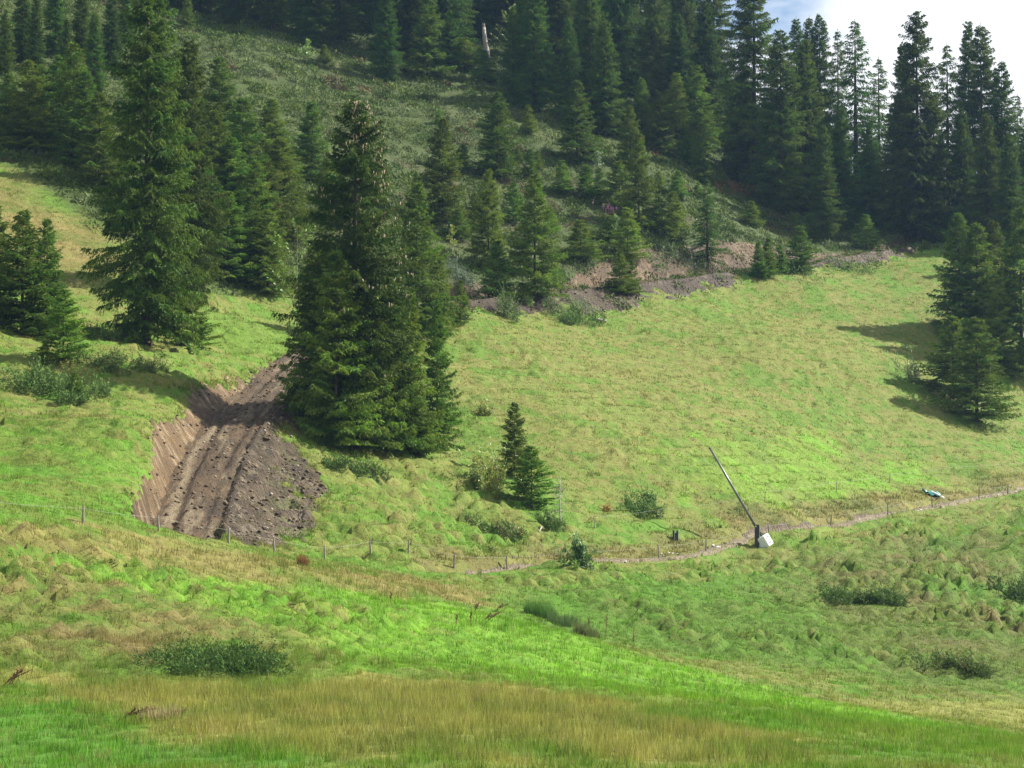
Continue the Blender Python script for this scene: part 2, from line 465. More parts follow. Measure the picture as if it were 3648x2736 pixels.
def near_poly(x, y, P):
    """distance, signed side (+ = right of travel), along, height of the nearest point of a polyline"""
    x = np.asarray(x, float).ravel(); y = np.asarray(y, float).ravel()
    seg = np.diff(P[:, :2], axis=0); ln = np.hypot(seg[:, 0], seg[:, 1]); cum = np.concatenate([[0], np.cumsum(ln)])
    D = np.empty(x.size); S = np.empty(x.size); L = np.empty(x.size); Z = np.empty(x.size)
    for i in range(0, x.size, 20000):
        xs_, ys_ = x[i:i + 20000], y[i:i + 20000]
        d2 = (xs_[:, None] - P[None, :, 0]) ** 2 + (ys_[:, None] - P[None, :, 1]) ** 2
        k = np.clip(d2.argmin(1), 0, len(P) - 1)
        best = None
        for kk in (np.clip(k - 1, 0, len(seg) - 1), np.clip(k, 0, len(seg) - 1)):
            px, py = P[kk, 0], P[kk, 1]; sx, sy = seg[kk, 0], seg[kk, 1]
            t = np.clip(((xs_ - px) * sx + (ys_ - py) * sy) / (ln[kk] ** 2 + 1e-9), 0, 1)
            dx, dy = xs_ - (px + t * sx), ys_ - (py + t * sy)
            d = np.hypot(dx, dy); side = np.sign(sy * dx - sx * dy)
            al = cum[kk] + t * ln[kk]; z = P[kk, 2] + t * (P[kk + 1, 2] - P[kk, 2])
            if best is None: best = [d, side, al, z]
            else:
                w = d < best[0]
                best = [np.where(w, a, b) for a, b in zip((d, side, al, z), best)]
        D[i:i + 20000], S[i:i + 20000], L[i:i + 20000], Z[i:i + 20000] = best
    return D, S, L, Z


def inside(poly, x, y, soft=1.2):
    """0..1: inside a world polygon, with a soft rim"""
    n = len(poly); c = np.zeros(x.shape, bool); dmin = np.full(x.shape, 1e9)
    for i in range(n):
        x1, y1 = poly[i]; x2, y2 = poly[(i + 1) % n]
        cond = ((y1 > y) != (y2 > y)) & (x < (x2 - x1) * (y - y1) / (y2 - y1 + 1e-12) + x1)
        c ^= cond
        L2 = (x2 - x1) ** 2 + (y2 - y1) ** 2 + 1e-9
        t = np.clip(((x - x1) * (x2 - x1) + (y - y1) * (y2 - y1)) / L2, 0, 1)
        dmin = np.minimum(dmin, np.hypot(x - x1 - t * (x2 - x1), y - y1 - t * (y2 - y1)))
    return smooth(-soft, soft, np.where(c, dmin, -dmin))


FILL = np.array([at(*p)[:2] for p in [(830, 1560, 134), (1030, 1640, 137), (1190, 1795, 130), (1140, 1890, 123), (1050, 1970, 115), (800, 1990, 107.5), (750, 1900, 112)]])   # spoil tipped down the outer side


TR_W, PA_W = 1.65, 0.32


def hump_zones(x, y):
    """where cattle have trodden the turf into humps: left bank, right bank, slopes"""
    hl = smooth(66, 70, y) * (1 - smooth(88, 97, y)) * (1 - smooth(-7, 2, x)) * (0.45 + 0.55 * smooth(-0.3, 0.3, fbm(x / 6, y / 6, 77, 2)))
    hr = smooth(102, 112, y) * smooth(0, 6, x) * (1 - smooth(-1, 3, y - (124 + x * 1.55))) * (0.35 + 0.65 * smooth(-0.3, 0.4, fbm(x / 9, y / 9, 79, 2)))
    hm = smooth(108, 116, y) * (1 - smooth(-9, -2, x)) * (1 - smooth(150, 165, y)) * 0.6
    hm = hm + smooth(112, 118, y) * smooth(-10, -6, x) * (1 - smooth(0, 6, x)) * (1 - smooth(138, 150, y)) * 1.3
    hm = hm + 0.5 * smooth(0.1, 0.5, fbm(x / 8, y / 8, 87, 2)) * smooth(125, 140, y)
    return hl, hr, np.clip(hm, 0, 1.5)


def land(x, y, fine=False):
    """terrain height, dug-track mask, path mask, track coordinates"""
    shp = np.shape(x)
    x = np.asarray(x, float).ravel(); y = np.asarray(y, float).ravel()
    h = tps(x, y)
    # natural undulation
    h = h + 0.55 * fbm(x / 13, y / 13, 3, 2) * smooth(60, 90, y)
    # cattle-trodden tussocks: rounded humps elongated along the slope
    wx = x + 0.9 * fbm(x / 5, y / 5, 31, 2); wy = y + 0.9 * fbm(x / 5, y / 5, 41, 2)
    wx = wx + 0.30 * fbm(x / 0.9, y / 0.9, 33, 2); wy = wy + 0.30 * fbm(x / 0.9, y / 0.9, 43, 2)
    d1, _ = domes(wx, wy, 0.9, 301); d2, _ = domes(wx, wy, 0.52, 311)
    hl, hr, hm = hump_zones(x, y)
    amp = 0.15 + 0.82 * hl + 0.90 * hr + 0.40 * hm
    amp = np.where(y < 66, 0.04, amp)
    pd = np.full(x.size, 99.0); pi = np.nonzero((y > 110) & (y < 212) & (x > -10) & (x < 60))[0]
    if len(pi): pd[pi] = near_poly(x[pi], y[pi], PATH)[0]
    amp = amp * smooth(0.6, 3.2, pd)
    h = h + amp * (0.55 * d1 + 0.5 * d2)
    h = h + 0.05 * vnoise(x / 0.7, y / 0.7, 8) * smooth(40, 46, y)
    # narrow cattle terraces that follow the contour
    ter = smooth(112, 122, y) * (1 - smooth(205, 225, y)) * smooth(-0.25, 0.3, fbm(x / 11, y / 11, 83, 2))
    h = h + 0.12 * ter * np.sin(2 * math.pi * (h / 0.62 + 0.5 * fbm(x / 4, y / 4, 85, 2)))
    base = h.copy()
    tm = np.zeros(x.size); pm = np.zeros(x.size); trk = np.zeros((x.size, 3))
    w = (y > 98) & (y < 285) & (x > -26) & (x < 60)
    idx = np.nonzero(w)[0]
    if len(idx):
        d, s, al, z = near_poly(x[idx], y[idx], TRACK)
        nz = fbm(x[idx] / 2.3, y[idx] / 2.3, 51, 3)
        hw = TR_W + 0.18 * nz
        cut = np.interp(al, [0, 12, 24, 45, 75, 80], [3.4, 2.6, 1.25, 0.95, 0.85, 0.95])
        fill = np.where(al < 75, math.tan(math.radians(31)), math.tan(math.radians(33)))
        over = np.maximum(0, d - hw)
        rut = -0.22 * np.exp(-((s * d - 0.70) / 0.2) ** 2) - 0.22 * np.exp(-((s * d + 0.80) / 0.2) ** 2) - 0.06 * np.exp(-((s * d - 0.15) / 0.13) ** 2)
        rut = rut + 0.12 * fbm(al / 5.0, s * d * 3.4, 61, 3) - 0.20 * np.exp(-((s * d - 1.4) / 0.16) ** 2) + 0.12 * np.exp(-((s * d - 1.75) / 0.18) ** 2)
        zt = z + rut * (d < hw + 0.3)
        b = base[idx]
        lump = 0.22 * fbm(x[idx] * 0.9, y[idx] * 0.9, 71, 3) + 0.12 * fbm(x[idx] * 3.1, y[idx] * 3.1, 73, 3)
        fl = zt - over * fill + lump * smooth(0, 0.8, over)
        fl = np.where((s < 0) & (over > 0), zt - over * 3.0, fl)
        hh = np.minimum(np.maximum(b, fl), zt + over * cut + 0.6 * lump * smooth(0.3, 1.2, over))
        reach = 1 - smooth(7.5, 9.5, d)
        hh = b + (hh - b) * reach
        dug = np.maximum(smooth(0.03, 0.22, np.abs(hh - b)), 1 - smooth(hw - 0.1, hw + 0.35, d)) * reach
        sp = inside(FILL, x[idx] + 0.8 * nz, y[idx] + 1.5 * fbm(x[idx] / 2.9, y[idx] / 2.9, 57, 3), 1.2)
        crumb = smooth(-0.35, 0.05, fbm(x[idx] / 0.9, y[idx] / 0.9, 59, 3) + 0.9 * sp - 0.5)
        hh = hh + sp * 0.9 * lump
        dug = np.maximum(dug, smooth(0.35, 0.65, sp) * crumb)
        dug = dug * (al > 0.6) * (al < TRACKLEN - 2)
        turf = smooth(0.3, 0.55, fbm(x[idx] / 2.6, y[idx] / 2.6, 241, 3)) * (al > 82) * (s > 0) * smooth(0.2, 1.2, over)   # turf left on the upper fill
        dug = dug * (1 - 0.95 * turf)
        h[idx] = hh
        tm[idx] = dug
        t_ = s * d; bank = d > hw
        trk[idx, 0] = np.where(bank, (t_ - al) * 0.7071, al); trk[idx, 1] = np.where(bank, (t_ + al) * 0.7071, t_); trk[idx, 2] = t_
    w = (y > 112) & (y < 210) & (x > -8) & (x < 60)
    idx = np.nonzero(w)[0]
    if len(idx):
        d, s, al, z = near_poly(x[idx], y[idx], PATH)
        nz = fbm(x[idx] / 1.7, y[idx] / 1.7, 81, 3)
        hw = PA_W + 0.12 * nz
        over = np.maximum(0, d - hw)
        b = h[idx]
        hh = np.minimum(np.maximum(b, z - over * 0.6), z + 0.0 + over * (1.9 + 0.8 * nz))
        reach = 1 - smooth(1.6, 2.6, d)
        hh = b + (hh - b) * reach
        h[idx] = hh
        pm[idx] = np.maximum(1 - smooth(hw - 0.06, hw + 0.22, d), 0.9 * smooth(0.12, 0.35, b - hh) * (s < 0) * (1 - smooth(0.9, 1.3, d))) * (al > 0.5)
    return h.reshape(shp), tm.reshape(shp), pm.reshape(shp), trk.reshape(shp + (3,))


TRACKLEN = float(np.hypot(*np.diff(TRACK[:, :2], axis=0).T).sum())


def axis_grid(lo, hi, parts):
    """parts: list of (upto, step)"""
    out = [lo]; i = 0
    while out[-1] < hi:
        while i < len(parts) - 1 and out[-1] >= parts[i][0]: i += 1
        out.append(out[-1] + parts[i][1])
    return np.array(out)


XS = axis_grid(-190, 190, [(-90, 8), (-52, 2), (-24, 0.5), (28, 0.27), (54, 0.5), (90, 2), (190, 8)])
YS = axis_grid(-80, 500, [(20, 8), (42, 1.2), (64, 0.4), (140, 0.25), (215, 0.42), (270, 0.7), (320, 1.2), (360, 3), (500, 8)])
GX, GY = np.meshgrid(XS, YS)
GH, GT, GP, _ = land(GX, GY)


def H(x, y):
    """height of the built terrain sheet"""
    x = np.asarray(x, float); y = np.asarray(y, float)
    i = np.clip(np.searchsorted(XS, x) - 1, 0, len(XS) - 2); j = np.clip(np.searchsorted(YS, y) - 1, 0, len(YS) - 2)
    fx = (x - XS[i]) / (XS[i + 1] - XS[i]); fy = (y - YS[j]) / (YS[j + 1] - YS[j])
    return (GH[j, i] * (1 - fx) + GH[j, i + 1] * fx) * (1 - fy) + (GH[j + 1, i] * (1 - fx) + GH[j + 1, i + 1] * fx) * fy


_DS = np.arange(40, 420, 0.4)


def ground_at(u, v, dmin=40):
    """where the line of sight through a photo pixel first meets the land"""
    x, z = pdir(u, v)
    ds = _DS[_DS >= dmin]
    g = H(x * ds, ds)
    hit = np.nonzero(z * ds <= g)[0]
    if not len(hit): d = ds[np.argmin(z * ds - g)]
    else:
        k = hit[0]
        d = ds[k]
        if k > 0:
            a, b = (z * ds[k - 1] - g[k - 1]), (z * ds[k] - g[k])
            d = ds[k - 1] + 0.4 * a / (a - b + 1e-9)
    return np.array([x * d, d, float(H(x * d, d))])


# ------------------------------------------------------------------ colour of the turf (what grows where, in world coordinates)
def zone(pxs):
    """an area of the land given by its corners as surveyed in the photograph"""
    return np.array([ground_at(u, v)[:2] for u, v in pxs])


Z_LUSH = zone([(250, 1995), (900, 2085), (1500, 2150), (1850, 2185), (2300, 2345), (2800, 2460), (3200, 2545), (3648, 2620), (3648, 2725), (2900, 2650), (2300, 2520), (1800, 2420), (1250, 2390), (1080, 2270), (700, 2130), (300, 2060)])
Z_DRYFG = zone([(150, 2445), (900, 2432), (1500, 2440), (2150, 2500), (2550, 2600), (2900, 2730), (1000, 2734), (560, 2610), (230, 2520)])
Z_GREENFG = zone([(-200, 2480), (220, 2530), (560, 2610), (1000, 2735), (-200, 2735)])
Z_TANFENCE = zone([(-200, 1840), (300, 1893), (800, 1985), (1300, 2025), (1750, 2110), (1700, 2150), (900, 2075), (300, 1985), (-200, 1940)])
Z_HUM = zone([(-200, 2040), (300, 2070), (700, 2150), (1050, 2290), (1000, 2430), (-200, 2430)])
Z_LUSHMEADOW = zone([(2380, 1700), (2600, 1590), (3000, 1600), (3300, 1690), (3200, 1750), (2700, 1800)])
Z_BROWNSLOPE = zone([(2750, 1985), (3648, 1800), (3800, 2400), (3400, 2460), (3050, 2250)])
Z_DRYRIGHT = zone([(3050, 2515), (3648, 2490), (3800, 2600), (3300, 2560)])
Z_LEFTGREEN = zone([(-200, 1560), (300, 1500), (470, 1640), (520, 1880), (300, 1880), (-200, 1840)])
Z_PATCH = zone([(760, 1120), (1000, 1130), (1060, 1240), (820, 1300), (740, 1250)])
Z_TANLEFT = zone([(-200, 590), (60, 640), (300, 800), (470, 960), (420, 1030), (200, 1040), (60, 900), (-200, 860)])
Z_TANMEADOW = zone([(1580, 1180), (2100, 1190), (2700, 1120), (3300, 1080), (3300, 1500), (2700, 1560), (2100, 1700), (1900, 1500), (1600, 1500)])
_hl = np.array([ground_at(u, v)[:2] for u, v in [(-300, 560), (0, 590), (140, 650), (330, 800), (560, 960), (800, 1050), (1000, 1040), (1200, 1100), (1600, 1085), (2100, 1060), (2700, 965), (3200, 890), (3700, 850)]])
_hl = _hl[np.argsort(_hl[:, 0])]


def heathness(x, y):
    yl = np.interp(x, _hl[:, 0], _hl[:, 1], left=_hl[0, 1] - 5, right=_hl[-1, 1])
    return smooth(-2, 3, y - yl + 3.0 * fbm(x / 7, y / 7, 91, 2))


def lin(r, g, b):
    f = lambda c: ((c / 255 + 0.055) / 1.055) ** 2.4 if c > 10 else c / 255 / 12.92
    return np.array([f(r), f(g), f(b)])


C_LUSH = np.array([0.152, 0.315, 0.020]); C_GREEN = np.array([0.082, 0.200, 0.012]); C_OLIVE = np.array([0.130, 0.166, 0.024])
C_TAN = np.array([0.262, 0.196, 0.072]); C_STRAW = np.array([0.36, 0.29, 0.125]); C_BROWN = np.array([0.125, 0.082, 0.036])
C_HEATH = np.array([0.048, 0.074, 0.013]); C_HGREY = np.array([0.062, 0.090, 0.020]); C_HBROWN = np.array([0.085, 0.072, 0.030]); C_FGDRY = np.array([0.255, 0.248, 0.056])


def turf_color(x, y):
    x = np.asarray(x, float); y = np.asarray(y, float)
    n1 = fbm(x / 9, y / 9, 101, 3); n2 = fbm(x / 2.2, y / 2.2, 111, 3); n3 = fbm(x / 0.6, y / 0.6, 121, 2)
    rx, ry = x, y
    x = rx + 1.3 * fbm(rx / 3.5, ry / 3.5, 221, 3); y = ry + 2.6 * fbm(rx / 3.5, ry / 3.5, 231, 3)   # ragged zone borders
    t = np.clip(0.5 + 0.5 * n1 + 0.9 * n2 + 0.6 * n3, 0, 1)[..., None]          # general pasture: olive to tan
    c = C_GREEN * 0.6 + C_OLIVE * 0.4 + (C_TAN * 0.65 + C_OLIVE * 0.35 - C_GREEN * 0.6 - C_OLIVE * 0.4) * t
    g = smooth(0.05, 0.5, 0.8 * n2 + 0.6 * n1 + 0.3 * n3)[..., None]
    c = c + (C_GREEN - c) * g * 0.9

    def put(c, w, col, var=0.5, other=None):
        w = np.clip(w, 0, 1)[..., None]
        other = col * 0.75 if other is None else other
        k = np.clip(0.5 + var * (n2 * 0.9 + n3 * 0.5), 0, 1)[..., None]
        return c + ((other + (col - other) * k) - c) * w

    wob = lambda w, a=0.9: np.clip(smooth(0.25, 0.75, w + a * n2 * (w > 0.02) * (w < 0.98)), 0, 1)
    c = put(c, wob(inside(Z_LEFTGREEN, x, y, 3)) * 0.9, C_GREEN * 1.15, 1.0, C_OLIVE)
    c = put(c, inside(Z_TANMEADOW, x, y, 8) * smooth(-0.4, 0.3, n1 + 0.5 * n2) * 0.38, C_TAN * 0.95, 1.2, C_OLIVE)
    c = put(c, inside(Z_TANLEFT, x, y, 3) * 0.8, C_TAN * 0.95, 1.0, C_OLIVE * 0.8)
    c = put(c, wob(inside(Z_LUSHMEADOW, x, y, 6)) * 0.7, C_LUSH, 0.8, C_OLIVE)
    c = put(c, wob(inside(Z_PATCH, x, y, 3)) * 0.8, C_GREEN * 1.15, 0.5, C_OLIVE)
    near = 1 - smooth(1, 6, y - (112 + np.clip(x, 0, 60) * 1.6))
    sl = near * smooth(98, 106, y) * smooth(-3, 3, x)
    c = put(c, sl * 0.95, C_GREEN * 0.92, 1.1, C_GREEN * 0.5 + C_OLIVE * 0.25)
    c = put(c, inside(Z_BROWNSLOPE, x, y, 6) * smooth(-0.35, 0.25, n1 + 0.4 * n2) * 0.75, C_OLIVE * 0.8, 0.8, C_BROWN)
    c = put(c, wob(inside(Z_HUM, x, y, 2)) * 0.85, C_GREEN * 0.85, 1.0, C_TAN * 0.8)
    c = put(c, wob(inside(Z_TANFENCE, x, y, 2)) * 0.8, C_TAN, 0.6, C_OLIVE)
    lw = np.clip(inside(Z_LUSH, x, y, 3.2) + 0.25 * n2 + 0.25 * n3, 0, 1)
    c = put(c, smooth(0.1, 0.95, lw), C_LUSH, 0.9, C_GREEN * 0.5 + C_LUSH * 0.4)
    c = put(c, wob(inside(Z_DRYRIGHT, x, y, 2)) * 0.8, C_FGDRY, 0.5, C_OLIVE)
    fg = np.clip(1 - smooth(66, 71, y + 2 * n1), 0, 1)
    c = put(c, fg * 0.8, C_OLIVE * 1.1, 0.8, C_GREEN)
    c = put(c, wob(inside(Z_DRYFG, x, y, 2.5)) * 0.92, C_FGDRY, 1.1, np.array([0.15, 0.185, 0.032]))
    c = put(c, wob(inside(Z_GREENFG, x, y, 2.0)) * 0.95, np.array([0.095, 0.24, 0.02]), 0.8)
    x, y = rx, ry
    # each hump has its own mix of dead and green grass
    hl, hr, hm = hump_zones(x, y)
    wx = x + 0.9 * fbm(x / 5, y / 5, 31, 2); wy = y + 0.9 * fbm(x / 5, y / 5, 41, 2)
    wx = wx + 0.30 * fbm(x / 0.9, y / 0.9, 33, 2); wy = wy + 0.30 * fbm(x / 0.9, y / 0.9, 43, 2)
    dv, rid = domes(wx, wy, 0.9, 301)
    k = (smooth(0.05, 0.4, dv) * np.clip(hl + 0.5 * hr + 0.35 * hm, 0, 1))[..., None]
    tone = np.where((rid < 0.25)[..., None], C_TAN * 0.95, np.where((rid < 0.38)[..., None], C_BROWN, np.where((rid < 0.78)[..., None], C_GREEN, C_OLIVE)))
    c = c + (tone - c) * k * 0.55
    pd, ps, _, _ = near_poly(x, y, PATH); pd = pd.reshape(x.shape); ps = ps.reshape(x.shape)
    vg = (ps < 0) * (1 - smooth(1.2, 3.6, pd + 1.2 * n2)) * (x > -5)
    c = put(c, vg * 0.55, C_TAN * 0.9, 1.2, C_BROWN)
    hw = heathness(x, y)
    hk = np.clip(0.5 + 0.9 * n1 + 0.6 * n2, 0, 1)[..., None]
    hc = C_HEATH + (C_HGREY - C_HEATH) * hk ** 2
    hb = smooth(0.25, 0.6, fbm(x / 6, y / 6, 131, 3))[..., None]
    hc = hc + (C_HBROWN - hc) * hb * 0.6
    return c + (hc - c) * hw[..., None]


# ------------------------------------------------------------------ ground sheet, dug track, footpath
def grid_faces(mask):
    ny, nx = mask.shape
    idx = np.arange(ny * nx).reshape(ny, nx)
    q = np.stack([idx[:-1, :-1], idx[:-1, 1:], idx[1:, 1:], idx[1:, :-1]], -1)
    keep = mask[:-1, :-1] | mask[:-1, 1:] | mask[1:, 1:] | mask[1:, :-1]
    return q[keep]


def erode(A):
    B = A.copy()
    for dy in (-1, 0, 1):
        for dx in (-1, 0, 1): B = np.minimum(B, np.roll(np.roll(A, dy, 0), dx, 1))
    return B


gh = GH - 0.25 * smooth(0.3, 0.9, erode(GT)) - 0.16 * smooth(0.35, 0.95, GP)
gcol = turf_color(GX, GY) * 0.8
o = mesh_np('hillside', np.stack([GX, GY, gh], -1).reshape(-1, 3), None, M_GROUND, col=gcol.reshape(-1, 3), smooth_shade=True,
            quads=grid_faces(np.ones_like(GX, bool)))
tag(o, 'grassy mountainside pasture rising from the foreground to the wooded top', 'hillside', kind='structure')


def dug_sheet(name, x0, x1, y0, y1, step, which, label, cat, cfun):
    xs = np.arange(x0, x1, step); ys = np.arange(y0, y1, step)
    X, Y = np.meshgrid(xs, ys)
    # the sheet lies on the built terrain's own shape plus fine detail
    h, tm, pm, trk = land(X, Y)
    m = tm if which == 0 else pm
    keep = m > 0.02
    z = h - 0.30 + 0.37 * smooth(0.15, 0.6, m + 0.30 * fbm(X / 0.45, Y / 0.45, 141, 3) + 0.2 * fbm(X / 1.4, Y / 1.4, 143, 2))
    cols = cfun(X, Y, trk, m)
    q = grid_faces(keep)
    used = np.unique(q); remap = np.full(X.size, -1); remap[used] = np.arange(len(used))
    V = np.stack([X, Y, z], -1).reshape(-1, 3)[used]
    o = mesh_np(name, V, None, M_DIRT, col=cols.reshape(-1, 3)[used], smooth_shade=True, quads=remap[q], attrs={'trk': trk.reshape(-1, 3)[used]})
    return tag(o, label, cat, kind='structure')


def c_track(X, Y, trk, m):
    """brown scraped bank, darker rutted track, grey brown spoil"""
    n = fbm(X / 3, Y / 3, 151, 3); n2 = fbm(X / 0.8, Y / 0.8, 161, 3); t = trk[..., 2]
    mixc = lambda a, b, w: np.array(a) + (np.array(b) - np.array(a)) * np.clip(w, 0, 1)[..., None]
    bank = mixc([0.150, 0.095, 0.045], [0.082, 0.052, 0.026], 0.45 + 0.8 * n + 0.3 * n2)
    streak_glint = smooth(0.12, 0.5, fbm(trk[..., 0] / 0.75 + 2 * n2, trk[..., 1] * 2.2, 173, 3))  # scrape streaks, their wet highlights painted into the bank colour
    bank = bank + (np.array([0.29, 0.225, 0.135]) - bank) * (streak_glint * 0.75)[..., None]
    road = mixc([0.094, 0.060, 0.030], [0.045, 0.029, 0.015], 0.5 + 0.7 * n + 0.6 * n2)
    ridge = smooth(0.08, 0.42, fbm(trk[..., 0] / 6, trk[..., 1] * 3.3, 171, 3))
    road = road + (np.array([0.20, 0.156, 0.094]) - road) * (ridge * 0.8)[..., None]
    spoil = mixc([0.080, 0.056, 0.033], [0.038, 0.027, 0.017], 0.4 + 0.6 * n + 0.9 * n2)
    spoil = spoil + (np.array([0.18, 0.145, 0.10]) - spoil) * (smooth(0.25, 0.6, fbm(X / 0.45, Y / 0.45, 177, 2)) * 0.7)[..., None]
    w_r = (smooth(-TR_W - 0.1, -TR_W + 0.25, t) * (1 - smooth(TR_W - 0.2, TR_W + 0.15, t)))[..., None]
    c = np.where((t < 0)[..., None], bank, spoil)
    c = c + (road - c) * w_r
    c = c * np.where((Y > 180)[..., None], np.array([0.70, 0.66, 0.62]), 1.0)          # upper cut toned darker and greyer
    sod = smooth(0.15, 0.4, fbm(X / 0.8, Y / 0.8, 181, 3)) * smooth(TR_W + 0.8, TR_W + 3.5, t)   # green sods among the spoil
    return c + (np.array([0.11, 0.135, 0.035]) - c) * (sod * 0.75)[..., None]


def c_path(X, Y, trk, m):
    d, s, al, z = near_poly(X, Y, PATH)
    d = d.reshape(X.shape); s = s.reshape(X.shape)
    n2 = fbm(X / 0.8, Y / 0.8, 191, 3)
    c = np.array([0.225, 0.188, 0.115]) + np.zeros(X.shape + (3,))
    c = c + (np.array([0.15, 0.122, 0.072]) - c) * np.clip(0.5 + n2, 0, 1)[..., None]
    bank = smooth(PA_W, PA_W + 0.2, d) * (s < 0)
    return c + (np.array([0.10, 0.075, 0.05]) - c) * bank[..., None]


dug_sheet('dirt_track', -24, -6, 99, 176, 0.17, 0, 'freshly dug muddy track with scraped banks climbing between the spruces', 'track', c_track)
dug_sheet('dirt_track', -6, 46, 168, 278, 0.30, 0, 'raw earth cut of the same track crossing above the meadow', 'track', c_track)
dug_sheet('footpath', -6, 52, 114, 200, 0.16, 1, 'narrow pale trodden footpath crossing below the meadow', 'path', c_path)


# ------------------------------------------------------------------ spruce prototypes (mesh data shared by all trees of a kind)
def unit(a):
    return a / (np.linalg.norm(a, axis=-1, keepdims=True) + 1e-9)


def tri_leaves(C, D, Wd, ln, wd):
    """triangles: base centre C, direction D, width direction Wd"""
    a = C - Wd * (wd[:, None] * 0.5); b = C + Wd * (wd[:, None] * 0.5); c = C + D * ln[:, None]
    V = np.stack([a, b, c], 1).reshape(-1, 3)
    return V, np.arange(len(V)).reshape(-1, 3)


def spruce_crown(h, r, seed, per_m, twig_gap, up, droop, tip, clear, power, leaf, wid, n_leaf, hang, patchy=0.25, tmax=0.8, colm=1.12, base_col=(0.064, 0.112, 0.012), squash=1.0):
    g = np.random.default_rng(seed)
    nb = int(per_m * h * (1 - clear))
    z = clear * h + (h * 0.985 - clear * h) * ((np.arange(nb) + g.random(nb) * 1.6) / nb)
    z = np.clip(z, 0.02 * h, h * 0.985)
    wh = 0.45 if h > 12 else 0.28                      # whorls
    z = np.where(g.random(nb) < 0.6, np.round(z / wh) * wh + g.normal(0, 0.05, nb), z)
    z = np.clip(z, 0.03 * h, h * 0.985)
    t = z / h
    az = g.random(nb) * 2 * math.pi
    lob = 1 + 0.10 * np.sin(az * 2 + g.random() * 6 + t * 5) + 0.11 * np.sin(az * 3 + t * 23 + g.random() * 6)
    prof = np.minimum(1.0, (1 - t) * colm) ** power
    L = r * prof * lob * (1 - patchy + 2 * patchy * g.random(nb)) + 0.05
    L *= np.where((t < clear + 0.10) & (clear > 0.02), 0.75, 1.0)
    upb = up + 0.55 * t ** 3 + g.normal(0, 0.10, nb)
    drb = droop * (1 - 0.55 * t) * (0.7 + 0.6 * g.random(nb))
    ntw = np.maximum(3, (L / twig_gap).astype(int))
    bi = np.repeat(np.arange(nb), ntw)
    k = np.concatenate([np.arange(n) for n in ntw])
    s = 0.10 + 0.90 * (k + g.random(len(k))) / ntw[bi]
    s = np.minimum(s, 1.0)

    def pos(s, bi):
        rr = L[bi] * s
        zz = z[bi] + L[bi] * (upb[bi] * s - drb[bi] * s ** 1.7 + tip * s ** 4) * squash
        return np.stack([np.cos(az[bi]) * rr, np.sin(az[bi]) * rr, zz], -1)
    V, Cc = [], []
    bcol = np.array(base_col)[None] * (0.72 + 0.56 * g.random((nb, 1))) * (1 + 0.10 * g.normal(0, 1, (nb, 3)) * np.array([1, 0.4, 0.8]))
    for side in (-1, 1, 0):
        P = pos(s, bi)
        if side == 0:
            m = g.random(len(s)) < 0.6
            Pm, bm, sm = P[m], bi[m], s[m]
            ang = az[bm]; tl = np.full(len(sm), twig_gap * 1.6)
        else:
            Pm, bm, sm = P, bi, s
            ang = az[bm] + side * np.radians(40 + 35 * g.random(len(sm)))
            tl = np.minimum(0.42 * L[bm] * (1.08 - sm) + 0.16, tmax) * (0.5 + 0.8 * g.random(len(sm)))
        dz = upb[bm] * 0.6 - drb[bm] * 1.3 * sm ** 0.7 - hang * (0.4 + 0.9 * g.random(len(sm)))
        T = unit(np.stack([np.cos(ang), np.sin(ang), dz], -1))
        for j in range(n_leaf):
            q = (j + g.random(len(sm))) / n_leaf
            C = Pm + T * (tl * q)[:, None]
            C[:, 2] -= hang * 0.25 * tl * q ** 2
            D = unit(T + g.normal(0, 0.38, C.shape) + np.array([0, 0, -hang * 0.35]))
            Wv = unit(np.cross(D, g.normal(0, 1, C.shape)))
            ln = leaf * (0.65 + 0.7 * g.random(len(C))); wd = wid * (0.7 + 0.6 * g.random(len(C)))
            v, _ = tri_leaves(C, D, Wv, ln, wd)
            V.append(v); Cc.append(np.repeat(bcol[bm] * (0.82 + 0.36 * g.random((len(C), 1))), 3, 0))
    # leader
    n = 26
    zc = h * (0.93 + 0.075 * g.random(n)); C = np.stack([g.normal(0, 0.015, n), g.normal(0, 0.015, n), zc], -1)
    D = unit(np.stack([g.normal(0, 0.35, n), g.normal(0, 0.35, n), np.full(n, 0.8)], -1)); Wv = unit(np.cross(D, g.normal(0, 1, D.shape)))
    v, _ = tri_leaves(C, D, Wv, np.full(n, leaf * 0.8), np.full(n, wid * 0.7)); V.append(v); Cc.append(np.repeat(np.tile(np.array(base_col), (n, 1)), 3, 0))
    V = np.vstack(V); Cc = np.clip(np.vstack(Cc), 0.004, 1)
    V[:, 2] = np.maximum(V[:, 2], 0.02)
    tips = pos(np.full(nb, 0.9), np.arange(nb))
    return V, Cc, tips


def me_from(name, V, Cc, mat):
    o = mesh_np(name, V, np.arange(len(V)).reshape(-1, 3), mat, col=Cc)
    me = o.data; bpy.data.objects.remove(o)
    return me


def trunk_mesh(h, name='trunk', rad=0.014, lean=0.0):
    mb = MB()
    zs = [-0.5, 0.0, 0.25, 0.08 * h, 0.35 * h, 0.7 * h, 0.985 * h]
    rr = [1.7, 1.5, 1.1, 1.0, 0.75, 0.4, 0.06]
    mb.tube([(lean * z * 0.02, 0, z) for z in zs], [rad * h * q for q in rr], 9)
    me = mb.mesh(name); me.materials.append(M_BARK)
    me.polygons.foreach_set('use_smooth', np.ones(len(me.polygons), dtype=bool))
    return me


PROTO = {}


def add_proto(kind, h, **kw):
    rows = []
    for sd in kw.pop('seeds'):
        V, Cc, tips = spruce_crown(h, seed=sd, **kw)
        rows.append((h, me_from('crown', V, Cc, M_NEEDLE), trunk_mesh(h), tips))
    PROTO[kind] = rows


